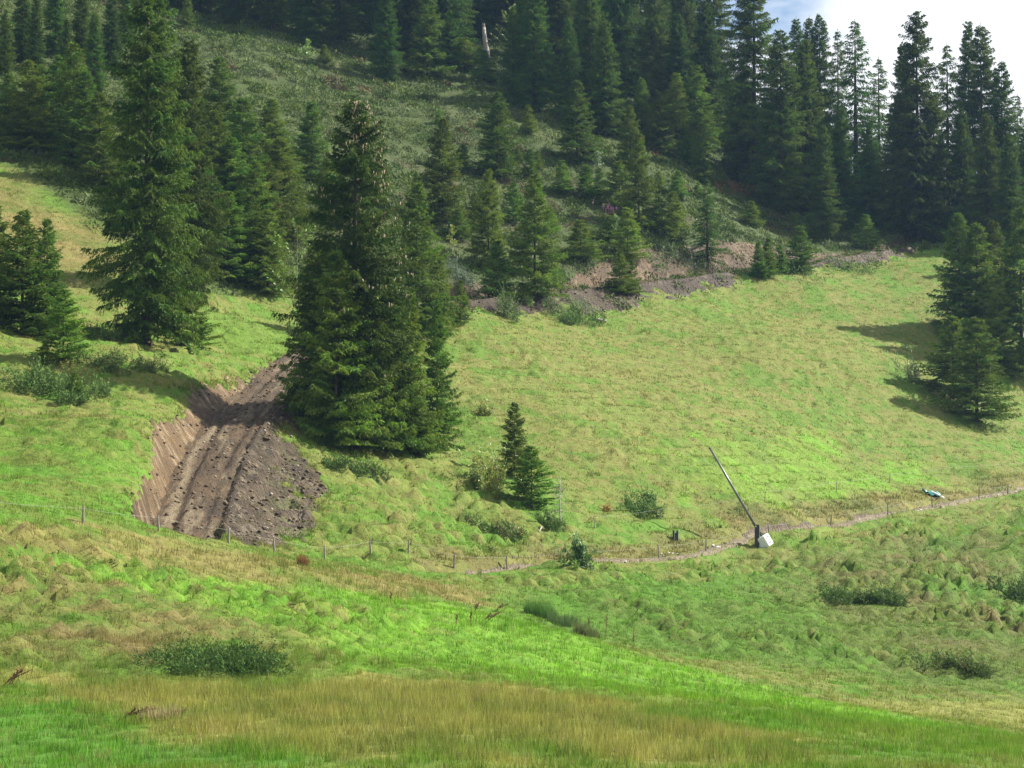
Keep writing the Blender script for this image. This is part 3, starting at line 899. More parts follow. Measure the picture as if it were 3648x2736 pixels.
add_proto('big', 22.0, seeds=(1, 2, 3), colm=1.45, r=3.7, per_m=18, twig_gap=0.13, up=0.10, droop=0.42, tip=0.12, clear=0.03, power=0.62, leaf=0.25, wid=0.09, n_leaf=4, hang=0.55, patchy=0.24, tmax=0.9)
add_proto('bulky', 22.0, seeds=(4,), colm=1.7, r=3.9, per_m=19, twig_gap=0.13, up=0.12, droop=0.42, tip=0.14, clear=0.03, power=0.62, leaf=0.25, wid=0.09, n_leaf=4, hang=0.5, patchy=0.26, tmax=0.9)
add_proto('open', 22.0, seeds=(11, 12), r=3.4, per_m=12, twig_gap=0.21, up=0.02, droop=0.40, tip=0.18, clear=0.10, power=0.70, leaf=0.32, wid=0.10, n_leaf=3, hang=0.6, patchy=0.42)
add_proto('mid', 9.0, base_col=(0.092, 0.150, 0.016), seeds=(21, 22, 23), colm=1.2, r=2.45, per_m=28, twig_gap=0.15, up=0.28, droop=0.36, tip=0.12, clear=0.01, power=0.80, leaf=0.20, wid=0.075, n_leaf=4, hang=0.28, patchy=0.25, tmax=0.6)
add_proto('small', 4.0, base_col=(0.100, 0.165, 0.018), seeds=(31, 32, 33), r=1.3, per_m=36, twig_gap=0.11, up=0.42, droop=0.30, tip=0.10, clear=0.01, power=0.88, leaf=0.17, wid=0.065, n_leaf=3, hang=0.10, patchy=0.3, tmax=0.4)

TREE_LOG = []
N_TREE = [0]


def spruce(kind, u, vtop, vbase=None, y=None, label=None, group=None, wid=1.0, var=None, cat='tree'):
    if y is None:
        p = ground_at(u, vbase)
    else:
        x = float(pdir(u, 1000)[0]) * y
        p = np.array([x, y, float(H(x, y))])
    top = float(pdir(u, vtop)[1]) * p[1]
    hh = max(0.8, top - p[2])
    rows = PROTO[kind]
    k = N_TREE[0]; N_TREE[0] += 1
    h0, crown, trunk, tips = rows[(k if var is None else var) % len(rows)]
    s = hh / h0
    TREE_LOG.append((round(u), kind, round(float(p[1])), round(hh, 1)))
    e = empty('spruce_tree', (p[0], p[1], p[2] - 0.05), (k * 2.399) % 6.283)
    e.scale = (s * wid, s * wid, s)
    for nm, me in (('trunk', trunk), ('crown', crown)):
        o = bpy.data.objects.new(nm, me); COL.objects.link(o); o.parent = e
    tag(e, label, cat, group)
    return e, tips, s


ORD = ['first', 'second', 'third', 'fourth', 'fifth', 'sixth', 'seventh', 'eighth', 'ninth', 'tenth', 'eleventh', 'twelfth', 'thirteenth', 'fourteenth', 'fifteenth', 'sixteenth']
# --- trees one can pick out
T = spruce
big_left, _, _ = T('big', 520, -110, 1222, label='tallest spruce at left, its top cut off by the picture edge', wid=0.86, var=1)
T('big', 668, 130, y=172, label='tall spruce pressed behind the right side of the tallest left spruce', wid=0.80, var=2)
T('small', 684, 1040, 1240, label='small bright spruce at the foot of the tallest left spruce', wid=1.3)
T('mid', 78, 745, 1195, label='bushy spruce at left edge above the juniper bank', wid=1.05)
T('mid', 165, 775, 1200, label='slender pointed spruce behind the bushy one at left edge', wid=0.75)
T('mid', -25, 715, 1150, label='spruce cut by the left picture edge at mid height', wid=0.9)
T('small', 225, 1035, 1285, label='small spruce between the juniper bank and the tallest left spruce', wid=1.15)
T('small', 268, 1325, 1425, label='tiny spruce beside the juniper on the left bank', wid=1.2)
T('small', 160, 1215, 1300, label='low stunted spruce above the left juniper', wid=1.3)

main_e, main_tips, main_s = T('bulky', 1262, 345, 1588, label='big cone laden spruce rising beside the muddy track', wid=0.88, var=0)
T('mid', 1832, 1430, 1690, label='slim dark young spruce, rear one of the pair below the meadow', wid=0.85)
T('small', 1893, 1590, 1808, label='bright young spruce, front one of the pair below the meadow', wid=1.25)
T('mid', 1195, 885, 1590, label='pointed spruce in front of the cone laden one, left of three tips', wid=0.78)
T('mid', 1300, 925, 1602, label='pointed spruce in front of the cone laden one, middle of three tips', wid=0.75)
T('mid', 1386, 965, 1608, label='pointed spruce in front of the cone laden one, right of three tips', wid=0.72)
T('mid', 1462, 1035, 1614, label='sunlit spruce low in the central clump, second from its right end', wid=0.62)
T('mid', 1557, 1085, 1606, label='narrow sunlit spruce at the right end of the central clump', wid=0.58)
T('small', 1190, 1425, 1592, label='small spruce at the track side foot of the central clump', wid=1.1)
T('small', 1495, 1440, 1618, label='small spruce at the sunny foot of the central clump', wid=1.2)
T('mid', 1120, 860, 1505, label='dark spruce overhanging the track on the left flank of the central clump', wid=0.72)
T('mid', 1485, 650, y=181, label='spruce just behind the right shoulder of the cone laden one', wid=0.85)
T('mid', 1555, 875, y=184, label='smaller spruce behind the central clump where the earth cut begins', wid=0.8)
T('small', 1640, 1000, y=188, label='thin dark spruce at the left start of the earth cut', wid=0.8)

# cluster between the two big spruces
for i, (u, vt, y, w) in enumerate(sorted([(777, 200, 214, 0.9), (765, 388, 196, 0.85), (862, 345, 206, 0.95), (967, 350, 212, 1.0), (1110, 362, 216, 0.9), (821, 485, 195, 0.9), (911, 567, 193, 0.8),
                                   (955, 572, 197, 0.8), (995, 492, 200, 1.0), (893, 690, 186, 0.9), (954, 745, 185, 0.95), (811, 678, 184, 1.0), (1040, 640, 204, 0.9), (1160, 560, 208, 0.9), (730, 560, 190, 0.9)])):
    T('mid', u, vt, y=y, label=f'{ORD[i]} tip from the left in the thicket between the two big spruces', group='thicket between the two big spruces', wid=w * 1.2)

# heath slope spruces
T('mid', 1577, 420, 792, label='dark solitary spruce on the heath right of the cone laden one', wid=0.95)
T('mid', 1772, 325, 632, label='spruce at the edge of the heath below the upper wood', wid=1.0)
T('small', 1688, 690, 778, label='low spruce touching the dark solitary one on the heath', wid=1.2)
T('small', 1632, 742, 852, label='small yellowish spruce below the dark solitary one', wid=1.2)
T('mid', 1740, 600, 962, label='airy young spruce above the earth cut, left of two', wid=0.75)
T('small', 1770, 862, 1062, label='small dense spruce standing in the earth cut', wid=1.05)
T('mid', 1905, 615, 1058, label='airy young spruce with bare foot on the earth cut, right of two', wid=0.85)
T('small', 1828, 652, 792, label='small spruce on the heath behind the two airy ones', wid=1.0)
T('small', 2002, 572, 690, label='small spruce on the heath under the upper wood, leftmost of three', wid=1.1)
T('small', 2088, 588, 705, label='small spruce on the heath under the upper wood, middle of three', wid=1.2)
T('small', 2135, 600, 695, label='small spruce on the heath under the upper wood, rightmost of three', wid=1.1)
T('small', 2068, 785, 930, label='low spreading spruce above the earth cut near the leafy bush', wid=1.5)
T('small', 2236, 742, 935, label='dark green spruce above the earth cut beside the leafy bush', wid=1.1)
T('small', 2208, 898, 1048, label='bright green spruce on the earth cut below the leafy bush', wid=1.1)
T('small', 2252, 925, 1050, label='rusty tinged small spruce on the earth cut', wid=0.9)
T('mid', 2276, 470, 820, label='tall young spruce on the heath above the earth cut', wid=0.75)
T('small', 2206, 575, 745, label='small spruce left of the tall young one on the heath', wid=1.2)
T('small', 2348, 700, 840, label='pale green spruce above the bright mud, left of two', wid=1.1)
T('small', 2398, 685, 858, label='pale green spruce above the bright mud, right of two', wid=1.1)
T('open', 2520, 635, 955, label='thin spruce with bare trunk foot above the bright mud', wid=1.35, var=0)
T('mid', 2495, 465, 645, label='spruce standing behind the thin one at the heath top', wid=0.8)
T('small', 2703, 862, 990, label='small sunlit spruce on the right part of the earth cut, left of a pair', wid=0.85)
T('small', 2738, 846, 985, label='small sunlit spruce on the right part of the earth cut, right of a pair', wid=0.85)
T('small', 2778, 874, 972, label='tiny olive spruce on the right part of the earth cut', wid=1.1)
T('small', 2850, 805, 965, label='small spruce at the right end of the earth cut', wid=1.1)
T('small', 3085, 765, 885, label='young spruce by the dark trunks at the top of the meadow', wid=1.2)
T('mid', 2625, 425, 640, label='spruce at the top right corner of the heath', wid=0.85)

cg_ = np.random.default_rng(77); _n = 0
while _n < 26:
    u_, v_ = cg_.uniform(1480, 2760), cg_.uniform(430, 930)
    if v_ < 300 + (u_ - 1480) * 0.28 or v_ > 1010 - (u_ - 1480) * 0.10: continue
    T('small', u_, v_ - cg_.uniform(45, 105), v_, label='low young spruce dotted over the dwarf shrubs above the earth cut', group='young spruces dotted over the heath', wid=cg_.uniform(0.95, 1.4)); _n += 1

# right hand meadow edge
T('mid', 3480, 1128, 1500, label='lone dense spruce on the meadow with its shadow on the grass', wid=1.25)
T('small', 3396, 1130, 1420, label='shorter spruce merged with the left side of the lone meadow spruce', wid=1.2)
T('mid', 3419, 755, 1200, label='spruce clump at the right meadow edge, left tip', wid=0.85)
T('mid', 3482, 795, 1235, label='spruce clump at the right meadow edge, middle tip', wid=1.0)
T('mid', 3545, 785, 1200, label='spruce clump at the right meadow edge, right tip', wid=0.9)
T('mid', 3562, 985, 1335, label='bright spruce behind the lone meadow spruce', wid=0.8)
T('mid', 3640, 740, 1330, label='dark spruce cut by the right picture edge above the meadow', wid=0.85)

# skyline trees at right
SKY = [('big', 2690, -150, 268, 0.82, 'broad spruce left of the white sky, top out of frame'),
       ('big', 2785, 100, 262, 0.85, 'broad dark spruce below the first small tips on the skyline'),
       ('big', 2842, 62, 285, 0.7, 'first of three close tips at the left of the white sky'),
       ('big', 2889, 58, 290, 0.6, 'second of three close tips at the left of the white sky'),
       ('big', 2926, 46, 288, 0.65, 'third of three close tips at the left of the white sky'),
       ('open', 2990, 105, 286, 0.75, 'thin tip left of the see through spruce on the skyline'),
       ('open', 3052, 68, 276, 1.0, 'see through spruce with sky between its branches'),
       ('open', 3135, 205, 280, 0.95, 'shorter open spruce right of the see through one'),
       ('big', 3272, 32, 262, 0.78, 'tall spire alone against the white sky'),
       ('big', 3222, 150, 270, 0.6, 'narrow spruce at the left flank of the tall spire'),
       ('open', 3381, 152, 272, 0.85, 'ragged lower tip right of the tall spire'),
       ('big', 3457, 68, 276, 0.55, 'slim left one of the twin tips at the right skyline'),
       ('big', 3502, 84, 272, 0.7, 'fuller right one of the twin tips at the right skyline'),
       ('big', 3575, 215, 270, 0.75, 'spruce stepping down right of the twin tips'),
       ('open', 3632, 335, 275, 0.8, 'last low spruce at the right edge of the skyline'),
       ('big', 2935, 440, 254, 0.75, 'shorter dark spruce in front of the skyline row'),
       ('big', 2872, 135, 266, 0.75, 'dark spruce in front of the three close tips')]
for kd, u, vt, y, w, lb in SKY:
    T(kd, u, vt, y=y, label=lb, wid=w * 1.1)
for i, (u, vt, y, w) in enumerate(sorted([(3000, 380, 262, 0.8), (3100, 430, 264, 0.8), (3190, 360, 262, 0.75), (3330, 330, 262, 0.8), (3430, 380, 262, 0.7), (3520, 400, 258, 0.75), (3600, 470, 256, 0.75), (3670, 420, 262, 0.8), (3740, 300, 268, 0.8),
                    (2760, 330, 272, 0.7), (3720, 560, 245, 0.8)])):
    T('big', u, vt, y=y, label=f'{ORD[i]} from the left of the dark spruces filling in under the skyline tips', group='dark row under the skyline', wid=w * 1.15)

# upper wood: individual trees that stand out
for kd, u, vt, vb, y, w, lb in [
        ('big', 2380, -60, None, 300, 0.75, 'tall spruce reaching the top edge left of the sky gap, first of three'),
        ('big', 2455, -90, None, 304, 0.72, 'tall spruce reaching the top edge left of the sky gap, second of three'),
        ('big', 2515, 60, None, 298, 0.55, 'tall spruce bordering the narrow blue sky gap, third of three'),
        ('big', 2425, 70, None, 280, 0.75, 'tall pale tipped spruce in the upper wood left of the sky gap'),
        ('big', 2285, 55, None, 284, 0.75, 'tall spruce in the middle of the upper wood'),
        ('mid', 2346, 175, None, 274, 0.75, 'spruce below the tall one in the middle of the upper wood'),
        ('mid', 2125, 250, None, 268, 0.85, 'mid height spruce inside the upper wood'),
        ('mid', 2222, 310, None, 262, 0.8, 'spruce with round crown inside the upper wood'),
        ('mid', 2288, 275, None, 266, 0.8, 'slender spruce inside the upper wood'),
        ('mid', 2350, 330, None, 262, 0.85, 'spruce above the pale heath strip'),
        ('mid', 2056, 285, 575, None, 0.9, 'brown tinged spruce at the lower edge of the upper wood'),
        ('mid', 2246, 375, 600, None, 0.75, 'spruce whose foot meets the heath under the upper wood'),
        ('mid', 2412, 258, None, 268, 0.9, 'spruce left of the heath top corner'),
        ('mid', 2485, 232, None, 272, 0.9, 'spruce above the heath top corner'),
        ('big', 1888, 145, None, 276, 0.7, 'spruce at the left front of the upper wood'),
        ('mid', 1955, 175, None, 270, 0.95, 'spruce beside the left front of the upper wood'),
        ('big', 2053, 140, None, 282, 0.7, 'spruce in the dark heart of the upper wood'),
        ('big', 1828, 20, 368, None, 0.7, 'big spruce where the heath meets the upper wood'),
        ('big', 1375, -80, 285, None, 0.75, 'big dark spruce on the heath rim near the top edge'),
        ('mid', 1522, -20, 278, None, 0.85, 'spruce on the heath rim with a clear pointed shadow side'),
        ('mid', 1600, 35, 235, None, 0.8, 'light tipped spruce left of the grey dead trunk'),
        ('small', 1722, 180, 290, None, 1.2, 'small spruce at the foot of the grey dead trunk'),
        ('small', 1655, 135, 245, None, 1.3, 'low bushy spruce left of the grey dead trunk'),
        ('small', 1155, 158, 225, None, 1.0, 'tiny spruce beside the sunlit leafy sapling'),
        ('mid', 665, -40, 105, None, 0.6, 'spruce top right of the tallest left spruce at the upper edge')]:
    T(kd, u, vt, vb, y, label=lb, wid=w * 1.15)

# left background groups
for i, (u, vt, y, w) in enumerate(sorted([(97, 210, 203, 0.95), (140, 228, 206, 0.9), (205, 195, 207, 0.9), (256, 148, 203, 0.85), (300, 250, 200, 0.9), (25, 260, 204, 1.0), (350, 330, 196, 0.9)])):
    T('mid', u, vt, y=y, label=f'{ORD[i]} from the left of the young spruces above the upper left tan slope', group='young row at upper left', wid=w * 1.2)
for i, (u, vt, y, w) in enumerate(sorted([(190, -120, 238, 0.7), (70, -60, 232, 0.8), (285, -60, 240, 0.75), (330, 40, 225, 0.7), (10, 30, 224, 0.75), (120, -20, 228, 0.6), (390, -30, 236, 0.7), (-60, -40, 230, 0.8), (440, -80, 250, 0.7), (230, 60, 220, 0.6)])):
    T('big', u, vt, y=y, label=f'{ORD[i]} from the left of the tall hazy spruces in the upper left corner', group='taller spruces at upper left', wid=w * 1.2)

# dark wood filling the top: scattered in world space above the heath
FOREST = []
cand = np.random.default_rng(55)
_rim = np.array([ground_at(u, v)[:2] for u, v in [(520, 30), (800, 110), (1050, 175), (1300, 235), (1600, 250), (1850, 400), (2050, 520), (2300, 540), (2550, 560), (2800, 720)]])
_rim = _rim[np.argsort(_rim[:, 0])]
tries = 0
while len(FOREST) < 120 and tries < 6000:
    tries += 1
    x = cand.uniform(-52, 52); yl = np.interp(x, _rim[:, 0], _rim[:, 1])
    y = yl + 4 + cand.random() ** 1.3 * 62
    if y > 352 or abs(x) > 0.22 * y + 4 or (x > 18 and y > 318): continue
    if abs(x / y * FPX + PW / 2 - 1738) < 75 and y < 300: continue
    if any((x - a) ** 2 + (y - b) ** 2 < 3.3 ** 2 for a, b in FOREST): continue
    if any((x - a) ** 2 + (y - b) ** 2 < 2.2 ** 2 for a, b in [(o.location.x, o.location.y) for o in COL.objects if o.type == 'EMPTY' and o.location.y > 240]): continue
    FOREST.append((x, y))
for x, y in FOREST:
    z = float(H(x, y))
    hh = cand.uniform(13, 22) * (0.75 if y < 275 else 1.0)
    u = x / y * FPX + PW / 2
    # crowns stay below the sky gap
    if u > 2560: hh = min(hh, max(7.0, pdir(u, 220 + (u - 2560) * 0.5)[1] * y - z))
    rows = PROTO['big' if hh > 11 else 'mid']
    k = N_TREE[0]; N_TREE[0] += 1
    h0, crown, trunk, _ = rows[k % len(rows)]
    e = empty('spruce_tree', (x, y, z - 0.05), (k * 2.399) % 6.283)
    s = hh / h0; wd = cand.uniform(0.75, 0.98); e.scale = (s * wd, s * wd, s)
    for nm, me in (('trunk', trunk), ('crown', crown)):
        o = bpy.data.objects.new(nm, me); COL.objects.link(o); o.parent = e
    side = 'left' if u < 1500 else ('middle' if u < 2150 else 'right')
    tag(e, {'left': 'dark shaded spruce in the wood along the top edge, left half',
            'middle': 'spruce in the dense upper wood along the top edge, centre',
            'right': 'blue hazed spruce deep in the upper wood near the sky'}[side], 'tree', 'dense upper wood, ' + side)

# cones on the main spruce: sunlit, hanging from the upper boughs
def cone_mesh():
    V, Fc = [], []
    prof = [(0.0, 0.006), (-0.03, 0.022), (-0.08, 0.028), (-0.13, 0.018), (-0.155, 0.003)]
    for z, r in prof:
        for k in range(5): V.append((r * math.cos(k * 1.2566), r * math.sin(k * 1.2566), z))
    for i in range(4):
        for k in range(5):
            a, b = i * 5 + k, i * 5 + (k + 1) % 5
            Fc += [(a, b, b + 5), (a, b + 5, a + 5)]
    return np.array(V), np.array(Fc)


def tile(V, Fc, pos, rot, scl, tilt=None):
    """many copies of a small mesh, joined"""
    n, nv = len(pos), len(V)
    c, s = np.cos(rot)[:, None], np.sin(rot)[:, None]
    sc_ = np.asarray(scl)
    if sc_.ndim == 1: sc_ = np.stack([sc_, sc_, sc_], -1)
    P = V[None] * sc_[:, None, :]
    out = np.empty((n, nv, 3))
    out[..., 0] = P[..., 0] * c - P[..., 1] * s + pos[:, None, 0]
    out[..., 1] = P[..., 0] * s + P[..., 1] * c + pos[:, None, 1]
    out[..., 2] = P[..., 2] + pos[:, None, 2]
    if tilt is not None:                       # lean with the slope
        out[..., 2] += (out[..., 0] - pos[:, None, 0]) * tilt[:, None, 0] + (out[..., 1] - pos[:, None, 1]) * tilt[:, None, 1]
    F2 = (Fc[None] + (np.arange(n) * nv)[:, None, None]).reshape(-1, Fc.shape[1])
    return out.reshape(-1, 3), F2


g = np.random.default_rng(5)
tt = main_tips[main_tips[:, 2] > 8.0]
rz_ = main_e.rotation_euler.z
sunny = tt[:, 0] * math.cos(rz_) - tt[:, 1] * math.sin(rz_)
w = (tt[:, 2] / 22.0) ** 2 * (0.15 + np.clip(sunny, 0, 2))
sel = g.choice(len(tt), 95, p=w / w.sum(), replace=False)
cp = np.repeat(tt[sel], 4, 0) * np.array([1, 1, 1]) + g.normal(0, 1, (len(sel) * 4, 3)) * np.array([0.2, 0.2, 0.12])
top = np.stack([g.normal(0, 0.35, 90), g.normal(0, 0.35, 90), 19.2 + 2.6 * g.random(90)], -1); top[:, :2] *= (22.2 - top[:, 2:3]) * 0.55
cp = np.vstack([cp, top])
Vc, Fc_ = cone_mesh()
V, F2 = tile(Vc, Fc_, cp, g.random(len(cp)) * 6, 1.0 + 0.6 * g.random(len(cp)))
tag(mesh_np('cones', V, F2, M_CONE, parent=main_e), kind='stuff')


# ------------------------------------------------------------------ shrubs, saplings, rushes
def bush_mesh(seed, n, rx, rz, leaf, wid, cols, blobs=9, upright=0.3, hollow=0.55):
    g = np.random.default_rng(seed)
    B = g.normal(0, 1, (blobs, 3)) * np.array([rx * 0.5, rx * 0.5, rz * 0.22]); B[:, 2] = np.abs(B[:, 2]) + rz * 0.25 * g.random(blobs)
    R = rx * (0.20 + 0.30 * g.random(blobs))
    k = g.integers(0, blobs, n)
    d = unit(g.normal(0, 1, (n, 3))); rr = hollow + (1 - hollow) * g.random(n) ** 0.5
    C = B[k] + d * (R[k] * rr)[:, None] * np.array([1, 1, rz / rx * 1.1])
    C[:, 2] = np.abs(C[:, 2])
    D = unit(d * 0.7 + g.normal(0, 0.5, (n, 3)) + np.array([0, 0, upright])); Wv = unit(np.cross(D, g.normal(0, 1, (n, 3))))
    V, F_ = tri_leaves(C, D, Wv, leaf * (0.6 + 0.8 * g.random(n)), wid * (0.7 + 0.6 * g.random(n)))
    tone = 0.65 + 0.7 * g.random(blobs)
    cc = np.array(cols)[g.integers(0, len(cols), n)] * (0.75 + 0.5 * g.random((n, 1))) * tone[k][:, None]
    # separate leafy shoots that break the outline
    ns = max(14, n // 34); L = rz * (0.35 + 0.55 * g.random(ns)) + 0.10
    ks = g.integers(0, blobs, ns); ds = unit(g.normal(0, 1, (ns, 3)) * np.array([1, 1, 0.5]) + np.array([0, 0, 0.5]))
    B0 = B[ks] + ds * (R[ks] * 0.75)[:, None] * np.array([1, 1, rz / rx * 1.1]); B0[:, 2] = np.abs(B0[:, 2])
    gd = unit(ds * 0.8 + g.normal(0, 0.3, (ns, 3)) + np.array([0, 0, 0.7]))
    si = np.repeat(np.arange(ns), 12); q = np.tile(np.arange(12) / 12.0, ns)
    C2 = B0[si] + gd[si] * (L[si] * q)[:, None]
    D2 = unit(gd[si] * 0.5 + g.normal(0, 0.6, C2.shape)); W2 = unit(np.cross(D2, g.normal(0, 1, C2.shape)))
    V2, _ = tri_leaves(C2, D2, W2, leaf * (0.6 + 0.5 * g.random(len(C2))), wid * (0.8 + 0.5 * g.random(len(C2))))
    c2 = np.array(cols)[g.integers(0, len(cols), ns)][si] * (0.9 + 0.4 * g.random((len(si), 1)))
    return np.vstack([V, V2]), np.vstack([np.repeat(cc, 3, 0), np.repeat(c2, 3, 0)])


JUN = [(0.050, 0.105, 0.020), (0.078, 0.145, 0.030), (0.115, 0.165, 0.045)]
LEAFC = [(0.10, 0.22, 0.03), (0.14, 0.26, 0.04), (0.19, 0.24, 0.04)]
YEL = [(0.16, 0.20, 0.03), (0.24, 0.22, 0.03), (0.10, 0.17, 0.03)]


def shrub(name, u, v, wpx, hpx, label, cols, n=1500, leaf=0.13, wid=0.05, seed=1, upright=0.3, mat=None, stems=4, cat='shrub', depth=1.0, y=None, blobs=9):
    p = ground_at(u, v) if y is None else np.array([float(pdir(u, v)[0]) * y, y, 0.0])
    if y is not None: p[2] = float(H(p[0], p[1]))
    m = p[1] / FPX
    rx, rz = wpx * m * 0.5, hpx * m
    e = empty(name, p)
    V, cc = bush_mesh(seed, n, rx, rz, leaf, wid, cols, upright=upright, blobs=blobs)
    # follow the ground under a wide shrub
    V[:, 1] *= depth
    V[:, 2] += (H(V[:, 0] + p[0], V[:, 1] + p[1]) - p[2])
    mesh_np('foliage', V, np.arange(len(V)).reshape(-1, 3), mat or M_HEATH, parent=e, col=cc)
    g = np.random.default_rng(seed + 90)
    for k in range(stems):
        a = g.random() * 6.28; d = rx * 0.5 * g.random(); mb = MB()
        mb.tube([(0, 0, -0.1), (d * 0.4 * math.cos(a), d * 0.4 * math.sin(a), rz * 0.35), (d * math.cos(a), d * math.sin(a), rz * 0.75)], [0.03, 0.022, 0.008], 5)
        mb.build('stem', M_BARK, e)
    return tag(e, label, cat)


shrub('juniper_shrub', 150, 1385, 250, 70, 'broad low grey green juniper on the left bank', JUN, 5200, 0.17, 0.05, 3, 0.4, depth=1.3)
shrub('juniper_shrub', 265, 1425, 120, 60, 'small dark juniper lump at the lower end of the broad left one', JUN, 1600, 0.15, 0.05, 4, 0.4)
shrub('juniper_shrub', 345, 1195, 130, 40, 'low juniper mat above the bare hump at left', JUN, 1800, 0.15, 0.05, 5, 0.4)
shrub('juniper_shrub', 430, 1210, 110, 36, 'juniper mat right beside the first above the bare hump', JUN, 1500, 0.15, 0.05, 6, 0.4)
shrub('bilberry_shrub', 400, 1305, 190, 45, 'dark leafy mat below the bare hump at left', JUN[:2] + [(0.10, 0.10, 0.035)], 2600, 0.13, 0.05, 7, 0.3)
shrub('bilberry_shrub', 540, 1315, 120, 40, 'leafy mat on the slope right of the bare hump', JUN[:2] + [(0.12, 0.13, 0.04)], 1500, 0.13, 0.05, 8, 0.3)
shrub('leafy_bush', 485, 1215, 90, 42, 'bright little bush at the left foot of the tallest spruce', LEAFC, 1000, 0.13, 0.07, 9, 0.2, M_LEAF)
shrub('leafy_bush', 690, 1262, 50, 42, 'light green bush at the edge of the grass patch under the tallest spruce', LEAFC, 800, 0.13, 0.07, 10, 0.2, M_LEAF)
shrub('juniper_shrub', 820, 2395, 470, 78, 'wide dark juniper in the foreground pasture', JUN[:2] + [(0.055, 0.10, 0.03)], 9000, 0.11, 0.035, 11, 0.45, depth=0.8, blobs=22)
shrub('juniper_shrub', 2050, 1145, 190, 62, 'dark juniper where the earth cut spills onto the meadow', JUN, 3600, 0.17, 0.055, 12, 0.4)
shrub('juniper_shrub', 1795, 1130, 90, 90, 'grey juniper under the small spruce on the earth cut', JUN, 1800, 0.17, 0.055, 13, 0.4)
shrub('leafy_bush', 1880, 1085, 60, 34, 'bright green bush on the earth cut between the airy spruces', LEAFC, 700, 0.13, 0.07, 14, 0.2, M_LEAF)
shrub('juniper_shrub', 3075, 2150, 250, 62, 'dark bush on the right bank below the path', JUN, 5200, 0.16, 0.05, 15, 0.4)
shrub('juniper_shrub', 3440, 2400, 280, 55, 'sprawling dull bush low on the right bank', JUN + [(0.12, 0.12, 0.045)], 3800, 0.14, 0.045, 16, 0.4)
shrub('juniper_shrub', 3640, 2120, 160, 70, 'dark bush cut by the right edge below the path', JUN, 3000, 0.15, 0.05, 17, 0.4)
shrub('leafy_bush', 1752, 1745, 175, 150, 'rounded yellowing bush left of the twin tipped young spruce', YEL, 2600, 0.13, 0.07, 18, 0.3, M_LEAF)
shrub('leafy_bush', 1690, 1728, 52, 62, 'low bright spruce like bush left of the yellowing one', [(0.09, 0.17, 0.03), (0.13, 0.19, 0.03)], 700, 0.12, 0.05, 19, 0.4, M_LEAF)
shrub('leafy_bush', 1725, 1478, 46, 46, 'small yellow green bush in the hollow above the young spruce', YEL, 700, 0.12, 0.06, 20, 0.3, M_LEAF)
shrub('leafy_bush', 2292, 1828, 130, 70, 'dark green bush under the meadow near the orange leaves', [(0.06, 0.12, 0.03), (0.09, 0.16, 0.03)], 2000, 0.14, 0.06, 21, 0.35)
shrub('leafy_bush', 2168, 1822, 26, 16, 'patch of orange leaves left of the dark green bush', [(0.36, 0.19, 0.03), (0.28, 0.20, 0.04)], 110, 0.10, 0.06, 22, 0.3, M_LEAF, 2)
shrub('bilberry_shrub', 1790, 1905, 190, 52, 'dull shrub mat with fallen sticks above the fence', JUN[:2] + [(0.13, 0.11, 0.05)], 2600, 0.13, 0.05, 23, 0.3)
shrub('bilberry_shrub', 1960, 1870, 120, 55, 'shrub at the foot of the grey dead sapling', JUN, 1500, 0.14, 0.05, 24, 0.3)
shrub('leafy_bush', 2055, 2000, 84, 95, 'glossy leafed bush behind the fence by the path', [(0.07, 0.14, 0.04), (0.10, 0.19, 0.05)], 1100, 0.15, 0.09, 25, 0.4, M_LEAF)
shrub('leafy_bush', 3238, 1350, 84, 82, 'small loose bush alone on the upper right meadow', [(0.09, 0.15, 0.05), (0.12, 0.18, 0.06)], 900, 0.16, 0.06, 26, 0.6, M_LEAF)
shrub('juniper_shrub', 1330, 1700, 130, 48, 'dark low bush at the foot of the central clump by the fill slope', JUN, 1500, 0.14, 0.05, 27, 0.4)
shrub('juniper_shrub', 1210, 1672, 90, 44, 'ragged low bush on the rim of the fill slope', JUN, 1100, 0.14, 0.05, 28, 0.4)
shrub('bilberry_shrub', 2830, 955, 330, 46, 'dark brush along the lip above the right earth cut', JUN, 2600, 0.18, 0.06, 29, 0.4)
shrub('bilberry_shrub', 2400, 920, 300, 56, 'grey brush overhanging the bright mud', JUN[1:] + [(0.12, 0.15, 0.10)], 2600, 0.18, 0.06, 30, 0.4)
shrub('bilberry_shrub', 1660, 1005, 190, 46, 'pale brush overhanging the left end of the earth cut', [(0.10, 0.14, 0.08), (0.12, 0.17, 0.10)], 1900, 0.18, 0.06, 31, 0.4)
shrub('bilberry_shrub', 3020, 960, 200, 40, 'low brush at the top corner of the meadow', JUN, 1400, 0.18, 0.06, 32, 0.4)
shrub('leafy_bush', 2045, 1470 + 560, 30, 20, 'small weed tuft at the fence by the path', LEAFC, 150, 0.1, 0.05, 33, 0.4, M_LEAF, 2)


